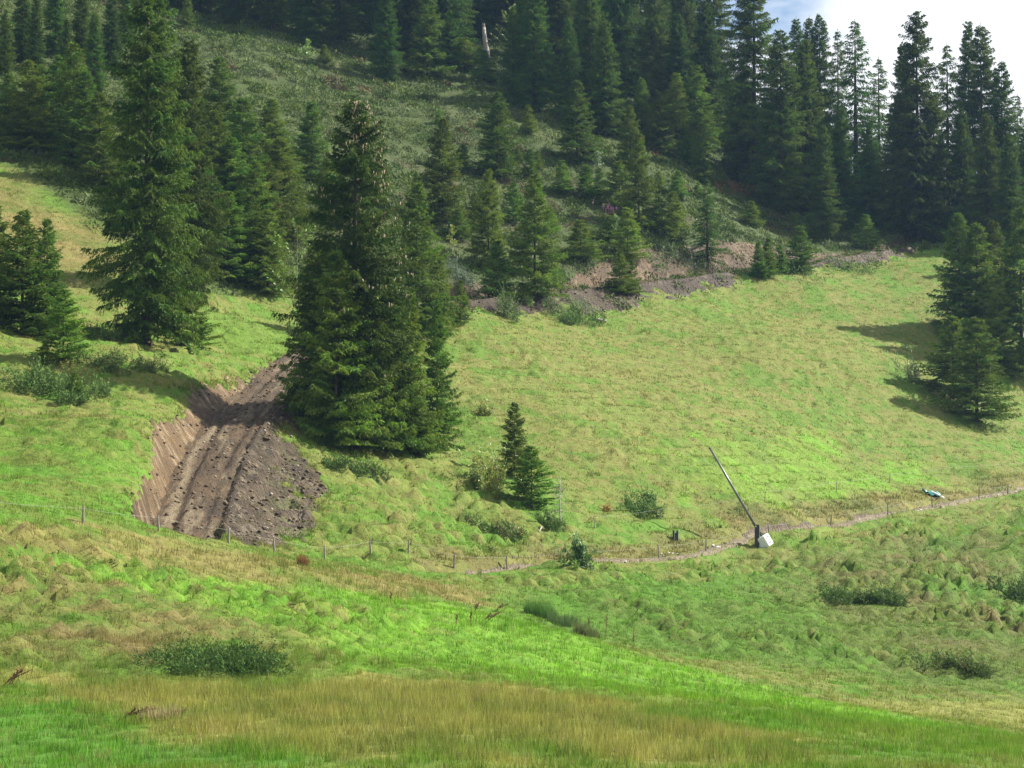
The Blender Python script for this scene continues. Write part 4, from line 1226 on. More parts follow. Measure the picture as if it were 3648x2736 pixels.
def sapling(u, vtop, vbase, label, seed, n=420, spread=0.32, cols=LEAFC, leaf=0.15, y=None):
    p = ground_at(u, vbase) if y is None else np.array([float(pdir(u, vbase)[0]) * y, y, float(H(float(pdir(u, vbase)[0]) * y, y))])
    hh = float(pdir(u, vtop)[1]) * p[1] - p[2]
    e = empty('leafy_sapling', p)
    g = np.random.default_rng(seed)
    mb = MB(); mb.tube([(0, 0, -0.2), (0.03, 0, hh * 0.4), (0.0, 0.05, hh * 0.98)], [0.035, 0.025, 0.006], 6); mb.build('trunk', M_GREYWOOD, e)
    br = []
    mb = MB()
    for k in range(16):
        z = hh * (0.18 + 0.78 * k / 16); a = g.random() * 6.28; L = hh * spread * (1.1 - 0.75 * k / 16) * (0.6 + 0.6 * g.random())
        q = np.array([math.cos(a) * L, math.sin(a) * L, z + L * 0.8])
        mb.tube([(0, 0, z), tuple(q * np.array([0.5, 0.5, 1]) - np.array([0, 0, L * 0.3])), tuple(q)], [0.014, 0.009, 0.003], 4); br.append((z, q))
    mb.build('branches', M_BARK, e)
    k = g.integers(0, len(br), n); s = g.random(n) ** 0.6
    C = np.stack([np.array([0, 0, br[i][0]]) * (1 - s[j]) + br[i][1] * s[j] for j, i in enumerate(k)]) + g.normal(0, 0.06, (n, 3))
    D = unit(g.normal(0, 1, (n, 3)) + np.array([0, 0, -0.2])); Wv = unit(np.cross(D, g.normal(0, 1, (n, 3))))
    V, F_ = tri_leaves(C, D, Wv, leaf * (0.7 + 0.6 * g.random(n)), leaf * 0.7 * np.ones(n))
    cc = np.repeat(np.array(cols)[g.integers(0, len(cols), n)] * (0.8 + 0.4 * g.random((n, 1))), 3, 0)
    mesh_np('crown', V, F_, M_LEAF, parent=e, col=cc)
    return tag(e, label, 'sapling')


sapling(1092, 140, 228, 'bright sunlit leafy sapling alone on the upper heath', 41, 420, 0.34, [(0.22, 0.36, 0.08), (0.28, 0.38, 0.12)], 0.2)
sapling(1610, 802, 905, 'yellow green sapling on the heath right of the cone laden spruce', 42, 320, 0.22, [(0.24, 0.34, 0.05), (0.28, 0.30, 0.05)], 0.15)
sapling(1058, 790, 900, 'sunlit sapling in the gap left of the cone laden spruce', 43, 420, 0.42, [(0.16, 0.30, 0.05), (0.22, 0.34, 0.08)], 0.17, y=176)
sapling(2195, 765, 870, 'leafy sapling leaning on the dark green spruce above the cut', 44, 420, 0.34, [(0.13, 0.22, 0.06), (0.17, 0.26, 0.09)], 0.17)
sapling(205, 1055, 1180, 'glittering leafy sapling behind the small spruce at left', 45, 520, 0.36, [(0.14, 0.24, 0.08), (0.20, 0.28, 0.12)], 0.14)
sapling(2132, 540, 620, 'pale leafy sapling at the lower edge of the upper wood', 47, 260, 0.3, [(0.2, 0.28, 0.14)], 0.18)
sapling(1818, 12, 120, 'yellowish leafy treetop in the upper wood near the dead trunk', 48, 420, 0.34, [(0.2, 0.28, 0.07)], 0.2, y=285)
sapling(2475, 785, 872, 'small leafy sapling above the bright mud', 49, 260, 0.34, LEAFC, 0.15)
sapling(545, -20, 60, 'leafy crown beside the tallest spruce at the upper edge', 50, 420, 0.4, [(0.12, 0.22, 0.06)], 0.2, y=240)


def dead_tree():
    p = ground_at(1996, 1880); hh = float(pdir(1996, 1695)[1]) * p[1] - p[2]
    e = empty('dead_sapling', p); g = np.random.default_rng(8)
    mb = MB(); mb.tube([(0, 0, -0.2), (-0.03, 0, hh * 0.4), (0.0, 0, hh)], [0.05, 0.04, 0.006], 7); mb.build('trunk', M_GREYWOOD, e, True)
    mb = MB()
    for k in range(46):
        z = hh * (0.25 + 0.7 * g.random()); a = g.random() * 6.28; L = 0.28 * hh * (1.05 - z / hh) + 0.15
        tip = np.array([math.cos(a) * L, math.sin(a) * L, z - 0.12 * L]); mb.tube([(0, 0, z), tuple(tip * [0.5, 0.5, 1] + [0, 0, 0.05]), tuple(tip)], [0.012, 0.008, 0.003], 4)
        for j in range(2):
            q = tip * np.array([0.6, 0.6, 1]) + [0, 0, 0.05]; t = q + g.normal(0, 0.14, 3); mb.tube([tuple(q), tuple(t)], [0.006, 0.003], 3)
    mb.build('twigs', M_GREYWOOD, e)
    tag(e, 'bare grey dead sapling on the slope above the fence', 'dead tree')


dead_tree()


def snag():
    p = ground_at(1733, 215); m = p[1] / FPX
    e = empty('dead_spruce', p); g = np.random.default_rng(9); hh = 120 * m
    mb = MB(); mb.tube([(0.1, 0, -0.4), (0.0, 0, hh * 0.3), (-0.25, 0, hh * 0.7), (-0.32, 0, hh)], [0.42, 0.33, 0.27, 0.2], 9)
    for k in range(5):
        a = k * 1.25; mb.tube([(-0.32 + 0.14 * math.cos(a), 0.14 * math.sin(a), hh - 0.1), (-0.34 + 0.12 * math.cos(a), 0.12 * math.sin(a), hh + 0.2 + 0.4 * g.random())], [0.07, 0.005], 5)
    mb.build('trunk', M_GREYWOOD, e, True)
    for k in range(6):
        z = hh * (0.1 + 0.6 * g.random()); a = g.random() * 6.28; mb = MB(); L = 0.5 + 0.6 * g.random()
        mb.tube([(0, 0, z), (L * math.cos(a), L * math.sin(a), z - 0.3 * L)], [0.05, 0.01], 5); mb.build('branch_stub', M_GREYWOOD, e)
    tag(e, 'broken grey dead trunk standing in the upper wood', 'dead tree')


snag()


# ------------------------------------------------------------------ heath and grass as masses
def in_view(n, y0, y1, seed, margin=3.0):
    g = np.random.default_rng(seed)
    ys = np.linspace(y0, y1, 400); w = 0.2126 * ys + margin; cdf = np.cumsum(w); cdf /= cdf[-1]
    y = np.interp(g.random(n), cdf, ys); x = (g.random(n) * 2 - 1) * (0.2126 * y + margin)
    return x, y, g


def gsample(A, x, y):
    i = np.clip(np.searchsorted(XS, x), 0, len(XS) - 1); j = np.clip(np.searchsorted(YS, y), 0, len(YS) - 1)
    return A[j, i]


def slope_at(x, y, d=0.5):
    return np.stack([(H(x + d, y) - H(x - d, y)) / (2 * d), (H(x, y + d) - H(x, y - d)) / (2 * d)], -1)


def heath():
    x, y, g = in_view(30000, 165, 312, 301)
    gt = gsample(GT, x, y)
    k = (g.random(len(x)) < heathness(x, y) * (0.85 - 0.3 * smooth(262, 300, y))) & ((gt < 0.25) | ((g.random(len(x)) < 0.16) & (x > -4)))
    k |= (gt > 0.25) & (x > -4) & (g.random(len(x)) < 0.16)
    x, y = x[k], y[k]
    z = H(x, y); n = len(x)
    n1 = fbm(x / 9, y / 9, 101, 3); n2 = fbm(x / 2.2, y / 2.2, 111, 3); pat = fbm(x / 5, y / 5, 133, 2)
    cg = np.array([[0.054, 0.094, 0.013], [0.082, 0.118, 0.019], [0.096, 0.130, 0.042], [0.088, 0.072, 0.027], [0.17, 0.095, 0.030], [0.10, 0.13, 0.032]])
    typ = np.where(n1 + 0.5 * n2 > 0.42, 2, np.where(pat > 0.42, 3, np.where(pat < -0.45, 5, g.integers(0, 2, n))))
    typ = np.where((typ == 3) & (g.random(n) < 0.5), 0, typ)
    red = inside(zone([(2540, 640), (2690, 650), (2700, 690), (2560, 690)]), x, y, 1.5) > 0.5
    typ = np.where(red, 4, typ)
    col = cg[typ] * np.clip(np.exp(g.normal(0, 0.22, (n, 1))), 0.5, 1.6)
    Vs, Cs = [], []
    for q in range(4):
        m = g.integers(0, 4, n) == q
        gg = np.random.default_rng(400 + q); N = 46
        d = unit(gg.normal(0, 1, (N, 3))); d[:, 2] = np.abs(d[:, 2])
        C = d * np.array([0.55, 0.55, 0.34]) * (0.7 + 0.4 * gg.random((N, 1))) * (1 + 0.3 * np.sin(3 * np.arctan2(d[:, 1], d[:, 0]) + q))[:, None]
        D = unit(d * 0.6 + gg.normal(0, 0.5, (N, 3)) + [0, 0, 0.3]); Wv = unit(np.cross(D, gg.normal(0, 1, (N, 3))))
        V, F_ = tri_leaves(C, D, Wv, 0.17 * (0.6 + 0.8 * gg.random(N)), 0.11 * np.ones(N))
        m = np.nonzero(m)[0]
        s = 0.55 + 0.95 * g.random(len(m)) ** 1.5
        P, _ = tile(V, F_, np.stack([x[m], y[m], z[m] - 0.04], -1), g.random(len(m)) * 6.28, np.stack([s, s, s * (0.7 + 0.6 * g.random(len(m)))], -1), slope_at(x[m], y[m]))
        Vs.append(P); Cs.append(np.repeat(col[m], len(V), 0) * (0.85 + 0.3 * np.tile(np.repeat(gg.random((N, 1)), 3, 0), (len(m), 1))))
    V = np.vstack(Vs)
    o = mesh_np('heath', V, np.arange(len(V)).reshape(-1, 3), M_HEATH, col=np.vstack(Cs))
    tag(o, 'carpet of dwarf shrubs covering the slope above the earth cut', 'heath', kind='stuff')


heath()


def grass(name, x, y, g, height, width, spread, nb, label, lean=0.45, colmul=1.0, sink=0.02):
    n = len(x); z = H(x, y)
    col = turf_color(x, y) * colmul * np.clip(np.exp(g.normal(0, 0.30, (n, 1))), 0.4, 1.6)
    dry = g.random(n) < 0.12
    col[dry] = col[dry] * 0.5 + C_STRAW * 0.5
    bi = np.repeat(np.arange(n), nb)
    N = len(bi)
    a = g.random(N) * 6.28; rr = spread[bi] * np.sqrt(g.random(N))
    bx, by = x[bi] + rr * np.cos(a), y[bi] + rr * np.sin(a)
    bz = H(bx, by) - sink
    hgt = height[bi] * (0.55 + 0.7 * g.random(N))
    la = a + g.normal(0, 0.8, N); ll = lean * hgt * g.random(N)
    wa = g.random(N) * 6.28; ww = width[bi] * (0.6 + 0.8 * g.random(N)) * 0.5
    v0 = np.stack([bx - ww * np.cos(wa), by - ww * np.sin(wa), bz], -1); v1 = np.stack([bx + ww * np.cos(wa), by + ww * np.sin(wa), bz], -1)
    v2 = np.stack([bx + ll * np.cos(la), by + ll * np.sin(la), bz + hgt], -1)
    V = np.stack([v0, v1, v2], 1).reshape(-1, 3)
    C = np.repeat(col[bi] * (0.85 + 0.3 * g.random((N, 1))), 3, 0)
    o = mesh_np(name, V, np.arange(len(V)).reshape(-1, 3), M_GRASS, col=np.clip(C, 0, 1))
    return tag(o, label, 'grass', kind='stuff')


def clear_of(x, y):
    ok = (gsample(GT, x, y) < 0.4) & (gsample(GP, x, y) < 0.35)
    d, sd, _, _ = near_poly(x, y, PATH)
    return ok & ~((d < 0.85) & (sd > 0) & (x > -6))


# tall dry grass of the foreground
x, y, g = in_view(17000, 44, 73, 311, 2.0)
dry = inside(Z_DRYFG, x, y, 1.5); grn = inside(Z_GREENFG, x, y, 1.0)
tall = np.where(grn > 0.5, 0.18, np.where(dry > 0.4, 0.32, 0.20)) * (0.75 + 0.5 * smooth(-0.4, 0.5, fbm(x / 1.6, y / 1.6, 201, 3)))
grass('meadow_grass', x, y, g, tall, np.full(len(x), 0.013), np.full(len(x), 0.16), 13, 'tall drying meadow grass across the bottom of the picture', 0.5)
# pasture of the near bank and green band
x, y, g = in_view(26000, 70, 126, 312)
k = clear_of(x, y) & (heathness(x, y) < 0.5); x, y = x[k], y[k]
lush = inside(Z_LUSH, x, y, 2); tan = inside(Z_TANFENCE, x, y, 2)
hh = 0.13 + 0.05 * lush + 0.12 * tan + 0.08 * smooth(0.1, 0.6, fbm(x / 2.5, y / 2.5, 202, 2))
grass('pasture_grass', x, y, g, hh, np.full(len(x), 0.022), np.full(len(x), 0.16), 9, 'bright grazed grass of the near bank and green band', 0.6)
# far pasture
x, y, g = in_view(46000, 124, 262, 313)
k = clear_of(x, y) & (g.random(len(x)) > heathness(x, y)); x, y = x[k], y[k]
hh = 0.13 + 0.10 * smooth(0.0, 0.6, fbm(x / 1.8, y / 1.8, 203, 3))
grass('pasture_grass', x, y, g, hh, np.full(len(x), 0.045), np.full(len(x), 0.22), 8, 'grazed olive grass of the meadow beyond the path', 0.7)
# overgrown edge along the path and the dug banks
x, y, g = in_view(60000, 108, 250, 314)
pd, ps, _, _ = near_poly(x, y, PATH)
k = ((pd > 0.7) & (pd < 2.6 + 1.2 * fbm(x / 3, y / 3, 251, 2)) & (ps < 0) & (g.random(len(x)) < 0.8)) | ((gsample(GT, x, y) > 0.02) & (gsample(GT, x, y) < 0.5)) | ((gsample(GP, x, y) > 0.02) & (gsample(GP, x, y) < 0.5)); x, y = x[k], y[k]
grass('verge_grass', x, y, g, np.full(len(x), 0.26), np.full(len(x), 0.05), np.full(len(x), 0.25), 9, 'rank grass hanging over the edges of path and dug banks', 0.8)


g = np.random.default_rng(316)
x = g.uniform(-25, -5, 42000); y = g.uniform(100, 178, 42000); gt = gsample(GT, x, y)
k = (gt > 0.01) & (gt < 0.55); x, y = x[k], y[k]
grass('verge_grass', x, y, g, np.full(len(x), 0.24), np.full(len(x), 0.04), np.full(len(x), 0.2), 8, 'ragged turf fringe along the rim of the muddy track', 0.9)


# clods and stones lying on the dug earth
def clods(x, y, g, label):
    n = len(x); oc = np.array([(1, 0, 0), (-1, 0, 0), (0, 1, 0), (0, -1, 0), (0, 0, 1), (0, 0, -1.0)])
    fc = np.array([(0, 2, 4), (2, 1, 4), (1, 3, 4), (3, 0, 4), (2, 0, 5), (1, 2, 5), (3, 1, 5), (0, 3, 5)])
    r = 0.035 + 0.11 * g.random(n) ** 2.5
    V, F_ = tile(oc, fc, np.stack([x, y, H(x, y) + 0.05 + r * 0.3], -1), g.random(n) * 6.28, np.stack([r * (0.8 + 0.6 * g.random(n)), r * (0.8 + 0.6 * g.random(n)), r * (0.5 + 0.5 * g.random(n))], -1))
    V = V + g.normal(0, 0.012, V.shape)
    tone = np.array([[0.10, 0.07, 0.04], [0.06, 0.042, 0.025], [0.17, 0.13, 0.085], [0.26, 0.23, 0.18]])[g.choice(4, n, p=[0.45, 0.3, 0.2, 0.05])]
    o = mesh_np('clods', V, F_, M_CLOD, col=np.repeat(tone * (0.8 + 0.4 * g.random((n, 1))), 6, 0))
    return tag(o, label, 'clods', kind='stuff')


g = np.random.default_rng(317)
x = g.uniform(-24, -5, 26000); y = g.uniform(102, 174, 26000)
_, sd, _, _ = near_poly(x, y, TRACK); dd = near_poly(x, y, TRACK)[0] * sd
k = (gsample(GT, x, y) > 0.45) & (g.random(len(x)) < np.where(dd > 1.5, 0.75, np.where(dd < -1.6, 0.14, 0.22))); x, y = x[k], y[k]
clods(x, y, g, 'loose clods and stones strewn over the muddy track')
x = g.uniform(-4, 46, 26000); y = g.uniform(184, 264, 26000)
k = (gsample(GT, x, y) > 0.45) & (g.random(len(x)) < 0.5); x, y = x[k], y[k]
clods(x, y, g, 'loose clods strewn over the upper earth cut')
# torn sods with grass still on them, tipped with the spoil
x = g.uniform(-14, -6, 2600); y = g.uniform(108, 140, 2600)
k = (inside(FILL, x, y, 1.2) > 0.3) & (g.random(len(x)) < 0.30); x, y = x[k], y[k]
grass('sods', x, y, g, np.full(len(x), 0.16), np.full(len(x), 0.045), np.full(len(x), 0.16), 9, 'torn grassy sods scattered on the spoil slope', 1.0, 0.8)


def rushes(u, v, wpx, hpx, n, label, seed, col=(0.075, 0.16, 0.03)):
    p = ground_at(u, v); m = p[1] / FPX; g = np.random.default_rng(seed)
    e = empty('rush_clump', p)
    r = wpx * m * 0.5; a = g.random(n) * 6.28; rr = r * np.sqrt(g.random(n)); bx, by = rr * np.cos(a), rr * np.sin(a)
    bz = H(bx + p[0], by + p[1]) - p[2] - 0.03; h = hpx * m * (0.5 + 0.6 * g.random(n)); wa = g.random(n) * 6.28; ww = 0.012
    lx, ly = g.normal(0, 0.18, n) * h, g.normal(0, 0.18, n) * h
    V = np.stack([np.stack([bx - ww * np.cos(wa), by - ww * np.sin(wa), bz], -1), np.stack([bx + ww * np.cos(wa), by + ww * np.sin(wa), bz], -1), np.stack([bx + lx, by + ly, bz + h], -1)], 1).reshape(-1, 3)
    cc = np.repeat(np.array(col) * (0.7 + 0.7 * g.random((n, 1))), 3, 0)
    mesh_np('stems', V, np.arange(len(V)).reshape(-1, 3), M_GRASS, parent=e, col=cc)
    return tag(e, label, 'rushes')


rushes(1925, 2195, 120, 62, 1000, 'dark green clump of rushes at the head of the gully', 61)
rushes(2010, 2225, 120, 46, 700, 'lower tangle of rushes right of the dark clump in the gully', 62, (0.08, 0.13, 0.04))
rushes(2090, 2262, 90, 50, 700, 'grass tussock at the right end of the gully rushes', 63, (0.12, 0.15, 0.05))
rushes(1080, 2012, 40, 45, 260, 'rusty tuft of dry grass by the fence', 64, (0.20, 0.10, 0.04))
rushes(570, 2560, 150, 55, 420, 'grey bleached tussock in the dry foreground grass', 65, (0.30, 0.25, 0.12))


def dock(u, vtop, vbase, label, seed, lean=0.1, n=1):
    p = ground_at(u, vbase); hh = max(0.3, float(pdir(u, vtop)[1]) * p[1] - p[2]); g = np.random.default_rng(seed)
    e = empty('dry_dock_plant', p)
    for k in range(n):
        mb = MB(); a = g.random() * 6.28; dx, dy = 0.12 * k * math.cos(a), 0.12 * k * math.sin(a); L = hh * (0.8 + 0.3 * g.random()) if k else hh
        tipx = dx + L * lean * (1 + k)
        mb.tube([(dx, dy, -0.05), (dx + (tipx - dx) * 0.4, dy, L * 0.5), (tipx, dy, L)], [0.016, 0.014, 0.006], 5)
        for j in range(9):
            z = L * (0.45 + 0.06 * j); x0 = dx + (tipx - dx) * z / L; b = g.random() * 6.28
            mb.tube([(x0, dy, z), (x0 + 0.07 * math.cos(b), dy + 0.07 * math.sin(b), z + 0.07)], [0.022, 0.006], 4)
        mb.build('stalk', M_STALK, e)
    return tag(e, label, 'dry plant')


for i, (u, vt, vb, lb, ln, n) in enumerate([
        (40, 2385, 2440, 'red brown dry plant at the left edge by the foreground', 0.5, 4), (430, 2535, 2570, 'fallen dark dry plant in the foreground grass', 1.2, 4),
        (1390, 2110, 2150, 'dry stalk at the upper left of the green band', 0.1, 1), (1625, 2190, 2225, 'single red stalk in the green band', 0.1, 1), (1675, 2180, 2225, 'second red stalk right of the single one', 0.05, 1),
        (1725, 2185, 2215, 'leaning red dry plant near the gully', 0.8, 3), (1765, 2150, 2180, 'slanting reddish plant above the gully', 1.0, 2), (1690, 2150, 2185, 'upright rusty stalk above the leaning plant', 0.2, 2),
        (2158, 2185, 2275, 'tall grey brown stalk at the right end of the rushes', 0.05, 1), (2255, 2240, 2320, 'thin dry stalk on the far side of the gully', 0.05, 1), (2095, 2200, 2255, 'dry stalk among the rushes', 0.05, 1),
        (2270, 2150, 2205, 'faint stalk on the bank right of the rushes', 0.0, 1)]):
    dock(u, vt, vb, lb, 500 + i, ln, n)


def willowherb():
    p = ground_at(2178, 775); e = empty('willowherb_patch', p); g = np.random.default_rng(12)
    mb, mf = MB(), MB()
    for k in range(26):
        x, y_ = g.normal(0, 0.6), g.normal(0, 0.5); h = 0.9 + 0.5 * g.random(); z0 = float(H(p[0] + x, p[1] + y_)) - p[2]
        mb.tube([(x, y_, z0 - 0.05), (x + 0.05, y_, z0 + h)], [0.02, 0.01], 4)
        for j in range(6): mf.tube([(x + 0.05, y_, z0 + h * (0.65 + 0.06 * j)), (x + 0.05 + g.normal(0, 0.08), y_ + g.normal(0, 0.08), z0 + h * (0.68 + 0.06 * j))], [0.05, 0.02], 4)
    mb.build('stems', M_STALK, e); mf.build('blossoms', M_PINK, e)
    tag(e, 'faded pink flowering weeds on the heath above the earth cut', 'flowers')


willowherb()

# ------------------------------------------------------------------ fences
def fence(name, posts, label, wire_frac=(0.86,), rad=0.055, wire_r=0.0045, hmin=0.7, sag=0.05, mat=M_POST):
    g = np.random.default_rng(len(posts)); ps = []
    for (u, vt, vb, d) in posts:
        x = float(pdir(u, vb)[0]) * d; zb = float(H(x, d)); zt = float(pdir(u, vt)[1]) * d
        ps.append((np.array([x, d, zb]), min(1.5, max(hmin, zt - zb))))
    e = empty(name, ps[0][0]); o0 = ps[0][0]
    tops = []
    for p, h in ps:
        mb = MB(); q = p - o0; lx, ly = g.normal(0, 0.04, 2)
        mb.tube([q + [0, 0, -0.3], q + [lx * 0.3, ly * 0.3, h * 0.3], q + [lx * h * 0.9 + g.normal(0, 0.01), ly * h, h * 0.75], q + [lx * h, ly * h, h]], [rad, rad * 0.95, rad * 0.85, rad * 0.8], 7)
        mb.build('post', mat, e)
        tops.append((q, h, lx, ly))
    for fr in wire_frac:
        for (q0, h0, a0, b0), (q1, h1, a1, b1) in zip(tops[:-1], tops[1:]):
            A = q0 + [a0 * h0 * fr, b0 * h0 * fr - rad, h0 * fr]; B = q1 + [a1 * h1 * fr, b1 * h1 * fr - rad, h1 * fr]
            pts = [A + (B - A) * t - [0, 0, sag * 4 * t * (1 - t)] for t in np.linspace(0, 1, 7)]
            mb = MB(); mb.tube(pts, [wire_r] * 7, 5); mb.build('wire', M_WIRE, e)
    return tag(e, label, 'fence')


fence('pasture_fence', [(-80, 1770, 1850, 93), (295, 1805, 1885, 97), (565, 1860, 1930, 100.5), (812, 1905, 1975, 104.5), (977, 1938, 2000, 109.5), (1157, 1945, 2010, 113.5), (1320, 1945, 2003, 117.5), (1454, 1935, 1998, 120),
                        (1616, 1990, 2042, 120.8), (1807, 1977, 2036, 124.6), (2075, 1965, 2025, 130.0), (2349, 1940, 1995, 136.2), (2515, 1920, 1972, 142), (2741, 1868, 1915, 151.8), (2960, 1835, 1888, 157.8), (3163, 1795, 1848, 165.2),
                        (3322, 1770, 1817, 171.8), (3487, 1735, 1778, 177.5), (3590, 1725, 1763, 181.5), (3720, 1690, 1735, 186)],
      'post and wire fence following the crest and the footpath')
fence('pasture_fence', [(2120, 1900, 1950, 141), (2355, 1863, 1905, 147), (2635, 1848, 1885, 153), (2725, 1826, 1865, 156.5), (2980, 1790, 1830, 166), (3170, 1740, 1780, 176), (3400, 1700, 1740, 184), (3700, 1675, 1712, 192)],
      'thin wire fence on faint posts higher up the meadow edge', (0.9,), 0.03, 0.005)

# ------------------------------------------------------------------ barrier with counterweight
def barrier():
    p = ground_at(2697, 1948); m = p[1] / FPX
    e = empty('road_barrier', p)
    px = lambda u, v: np.array([(u - 2697) * m, 0.0, (1948 - v) * m])
    zt = (1948 - 1868) * m
    # forked post: two dark channel plates with bright edges
    for sy in (-1, 1):
        mb = MB(); mb.box((0.0, sy * 0.13, zt / 2 - 0.15), (0.13, 0, 0), (0, 0.025, 0), (0, 0, zt / 2 + 0.15)); mb.build('post_plate', M_STEELDARK, e)
        mb = MB(); mb.box((0.145, sy * 0.13, zt / 2 - 0.1), (0.012, 0, 0), (0, 0.045, 0), (0, 0, zt / 2 + 0.1)); mb.build('post_edge', M_GALV, e)
    mb = MB(); mb.box((-0.02, 0, zt * 0.3), (0.1, 0, 0), (0, 0.10, 0), (0, 0, zt * 0.3)); mb.build('post_web', M_STEELDARK, e)
    piv = px(2692, 1874); tipp = px(2531, 1596)
    d = unit((tipp - piv)[None])[0]; nrm = np.array([d[2], 0, -d[0]])
    L = np.linalg.norm(tipp - piv)
    mb = MB(); mb.tube([piv - d * 0.25, piv + d * L * 0.5, tipp], [0.085, 0.075, 0.062], 10); bo = mb.build('boom', M_BOOM, e, True)
    mb = MB(); mb.tube([tipp - d * 0.02, tipp + d * 0.05], [0.07, 0.07], 10); mb.build('end_cap', M_STEELDARK, bo)
    tail = px(2722, 1925)
    dt = unit((tail - piv)[None])[0]
    mb = MB(); mb.box((piv + tail) / 2, dt * np.linalg.norm(tail - piv) / 2, np.array([0, 0.05, 0]), np.cross(dt, [0, 1, 0]) * 0.05); mb.build('tail_arm', M_STEELDARK, e)
    mb = MB(); mb.tube([piv + [0, -0.2, 0], piv + [0, 0.2, 0]], [0.05, 0.05], 10); mb.build('pivot', M_GALV, e)
    # white counterweight canister, hung askew
    c = px(2724, 1928); ax = unit(np.array([[0.50, 0, -0.86]]))[0]; bx = np.array([0.86, 0, 0.50])
    rz = math.radians(38)
    f1 = bx * math.cos(rz) + np.array([0, -1, 0]) * math.sin(rz); f2 = np.cross(ax, f1)
    mb = MB()
    hx, hl, bv = 0.33, 0.36, 0.05
    prof = [(-hx, -hx + bv), (-hx + bv, -hx), (hx - bv, -hx), (hx, -hx + bv), (hx, hx - bv), (hx - bv, hx), (-hx + bv, hx), (-hx, hx - bv)]
    rings = [(-hl, 0.92), (-hl + 0.05, 1.0), (hl - 0.05, 1.0), (hl, 0.92)]
    P = [c + ax * l + f1 * a * k + f2 * b * k for l, k in rings for a, b in prof]
    Fs = [(i * 8 + j, i * 8 + (j + 1) % 8, (i + 1) * 8 + (j + 1) % 8, (i + 1) * 8 + j) for i in range(3) for j in range(8)] + [tuple(range(7, -1, -1)), tuple(range(24, 32))]
    mb.poly(P, Fs); cw = mb.build('counterweight', M_WHITE, e)
    # hexagon outline printed on its sunny side
    ctr = c + f1 * (hx + 0.006)
    if (ctr - c)[1] > 0: ctr = c - f1 * (hx + 0.006)
    mb = MB()
    pts = [ctr + 0.22 * (math.cos(k * math.pi / 3) * ax + math.sin(k * math.pi / 3) * f2) for k in range(7)]
    for a, b in zip(pts[:-1], pts[1:]):
        t = unit((b - a)[None])[0]; w_ = np.cross(t, f1)
        mb.box((a + b) / 2, (b - a) / 2, w_ * 0.034, f1 * 0.003)
    mb.build('hexagon_mark', M_BLACK, cw)
    tag(e, 'raised grey barrier pole on a dark post with white counterweight', 'barrier')


barrier()


def rest_post():
    p = ground_at(2406, 1921); m = p[1] / FPX; h = 30 * m
    e = empty('barrier_rest', p)
    for sx in (-1, 1):
        mb = MB(); mb.box((sx * 0.11, 0, h / 2 - 0.1), (0.05, 0, 0), (0, 0.11, 0), (0, 0, h / 2 + 0.1)); mb.build('plate', M_STEELDARK, e)
        mb = MB(); mb.box((sx * 0.11 + 0.062, -0.02, h / 2 - 0.05), (0.012, 0, 0), (0, 0.10, 0), (0, 0, h / 2 + 0.055)); mb.build('plate_edge', M_GALV, e)
    mb = MB(); mb.box((0, 0.04, h * 0.25), (0.062, 0, 0), (0, 0.05, 0), (0, 0, h * 0.25 + 0.1)); mb.build('web', M_STEELDARK, e)
    tag(e, 'short dark forked steel post left of the barrier', 'post')


rest_post()


def tarp():
    p = ground_at(3318, 1764); m = p[1] / FPX; g = np.random.default_rng(4)
    nx, ny = 22, 7; V, Fc = [], []
    for j in range(ny):
        for i in range(nx):
            s = i / (nx - 1) - 0.5; t = j / (ny - 1) - 0.5
            x = s * 66 * m; y_ = t * (0.35 + 0.5 * (s + 0.5))
            z = (-s * 26 * m) + 0.10 * math.sin(7 * s + 3 * t) + 0.07 * math.sin(19 * s + 5 * t + 1) + 0.22 * math.exp(-(t / 0.3) ** 2) * (0.4 + s * 0.6 + 0.3) + 0.1
            V.append((x, y_, z + 0.02 * g.normal()))
    for j in range(ny - 1):
        for i in range(nx - 1): a = j * nx + i; Fc.append((a, a + 1, a + nx + 1, a + nx))
    mb = MB(); mb.poly(V, Fc); o = mb.build('plastic_sheet', M_TURQ, None, False); o.location = p
    md = o.modifiers.new('thickness', 'SOLIDIFY'); md.thickness = 0.015
    # pale folded lining at its right end
    mb = MB()
    for k in range(4):
        a = np.array([(2 + 8 * k) * m, -0.28 - 0.03 * k, (-1 - 4.5 * k) * m + 0.28]); mb.tube([a, a + [9 * m, 0, -5 * m], a + [16 * m, -0.05, -9.5 * m]], [0.02, 0.055, 0.03], 6)
    mb.build('pale_fold', M_WHITE, o)
    tag(o, 'crumpled turquoise plastic sheet on the bank beside the path', 'plastic sheet')


tarp()

# ------------------------------------------------------------------ stones, sticks and logs
def stone(u, v, r, label, seed, group=None):
    p = ground_at(u, v); g = np.random.default_rng(seed)
    V, Fc = [], []
    for i in range(5):
        ph = math.pi * i / 4
        for j in range(7):
            th = 2 * math.pi * j / 7; k = r * (0.8 + 0.4 * g.random())
            V.append((k * 1.3 * math.sin(ph) * math.cos(th), k * math.sin(ph) * math.sin(th), k * 0.7 * math.cos(ph)))
    for i in range(4):
        for j in range(7): Fc.append((i * 7 + j, (i + 1) * 7 + j, (i + 1) * 7 + (j + 1) % 7, i * 7 + (j + 1) % 7))
    mb = MB(); mb.poly(V, Fc); o = mb.build('stone', M_STONE); o.location = p + np.array([0, 0, r * 0.25]); o.rotation_euler = (0, 0, g.random() * 6)
    return tag(o, label, 'stone', group)


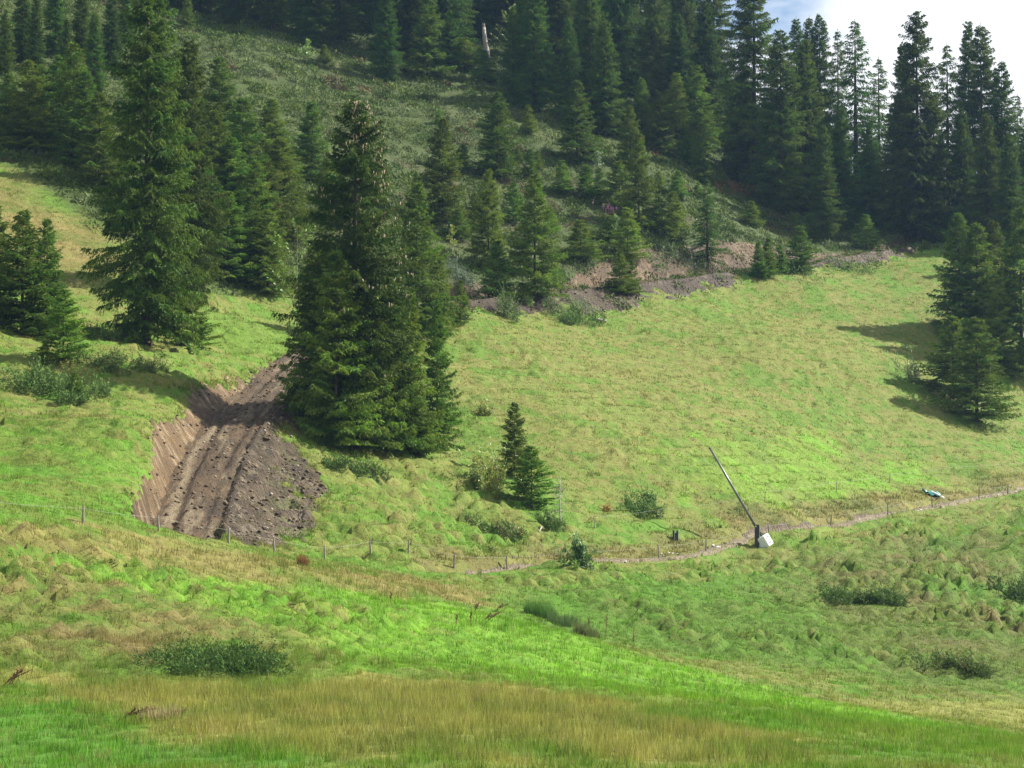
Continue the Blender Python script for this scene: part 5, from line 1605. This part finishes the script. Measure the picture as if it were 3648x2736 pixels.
for i, (u, v, r) in enumerate([(2357, 1975, 0.13), (2363, 1980, 0.10), (2381, 1970, 0.12), (2395, 1972, 0.10), (2412, 1975, 0.11), (2540, 1945, 0.14), (2558, 1953, 0.2), (2330, 1990, 0.10), (2318, 1992, 0.09),
                               (3402, 1788, 0.16), (3555, 1764, 0.14), (3617, 1754, 0.15), (3278, 1818, 0.14), (3270, 1822, 0.12), (2250, 1999, 0.10), (2228, 2002, 0.11), (2205, 2001, 0.09), (3437, 1778, 0.1)]):
    stone(u, v, r * 0.7, 'pale stone lying along the trodden path', 700 + i, 'stones along the path')


def stick(name, a, b, r, label, cat, mat=M_GREYWOOD, lift=0.08):
    A, B = ground_at(*a), ground_at(*b)
    if abs(A[1] - B[1]) > 4: B[1] = A[1]; B[2] = A[2] + (float(pdir(*b)[1]) - float(pdir(*a)[1])) * A[1]
    mb = MB(); d = B - A
    mb.tube([(0, 0, lift), tuple(d * 0.5 + [0, 0, lift + 0.04]), tuple(d + [0, 0, lift])], [r, r * 0.9, r * 0.6], 7)
    o = mb.build(name, mat, None, True); o.location = A
    return tag(o, label, cat)


stick('fallen_log', (2112, 1142), (2160, 1146), 0.12, 'short pale log at the upper meadow edge below the juniper', 'log')
stick('dead_branch', (1837, 1893), (1848, 1876), 0.035, 'bleached stick leaning in the shrub mat, left of two', 'stick')
stick('dead_branch', (1920, 1899), (1933, 1882), 0.045, 'bleached stick leaning in the shrub mat, right of two', 'stick')
stick('dead_branch', (538, 1213), (513, 1199), 0.045, 'pale stick poking up from the bare hump at left', 'stick')
stick('fallen_log', (1640, 1142), (1668, 1128), 0.09, 'whitish wood piece under the earth cut near the central clump', 'log')


# ------------------------------------------------------------------ thin bluish mountain air round the whole place
def haze():
    m, n, l = new_mat('mountain_air'); out = n.new('ShaderNodeOutputMaterial'); v = n.new('ShaderNodeVolumePrincipled')
    v.inputs['Color'].default_value = (0.36, 0.60, 1.0, 1); v.inputs['Density'].default_value = 0.000095; v.inputs['Anisotropy'].default_value = 0.35
    l.new(v.outputs['Volume'], out.inputs['Volume'])
    zlo, zhi = float(GH.min()) - 1.5, float(GH.max()) + 30
    mb = MB(); x0, x1, y0, y1 = XS[0] - 3, XS[-1] + 3, YS[0] - 3, YS[-1] + 3
    mb.box(((x0 + x1) / 2, (y0 + y1) / 2, (zlo + zhi) / 2), ((x1 - x0) / 2, 0, 0), (0, (y1 - y0) / 2, 0), (0, 0, (zhi - zlo) / 2))
    o = mb.build('haze', m); tag(o, 'thin bluish haze in the air over the slope', 'haze', kind='stuff')


haze()
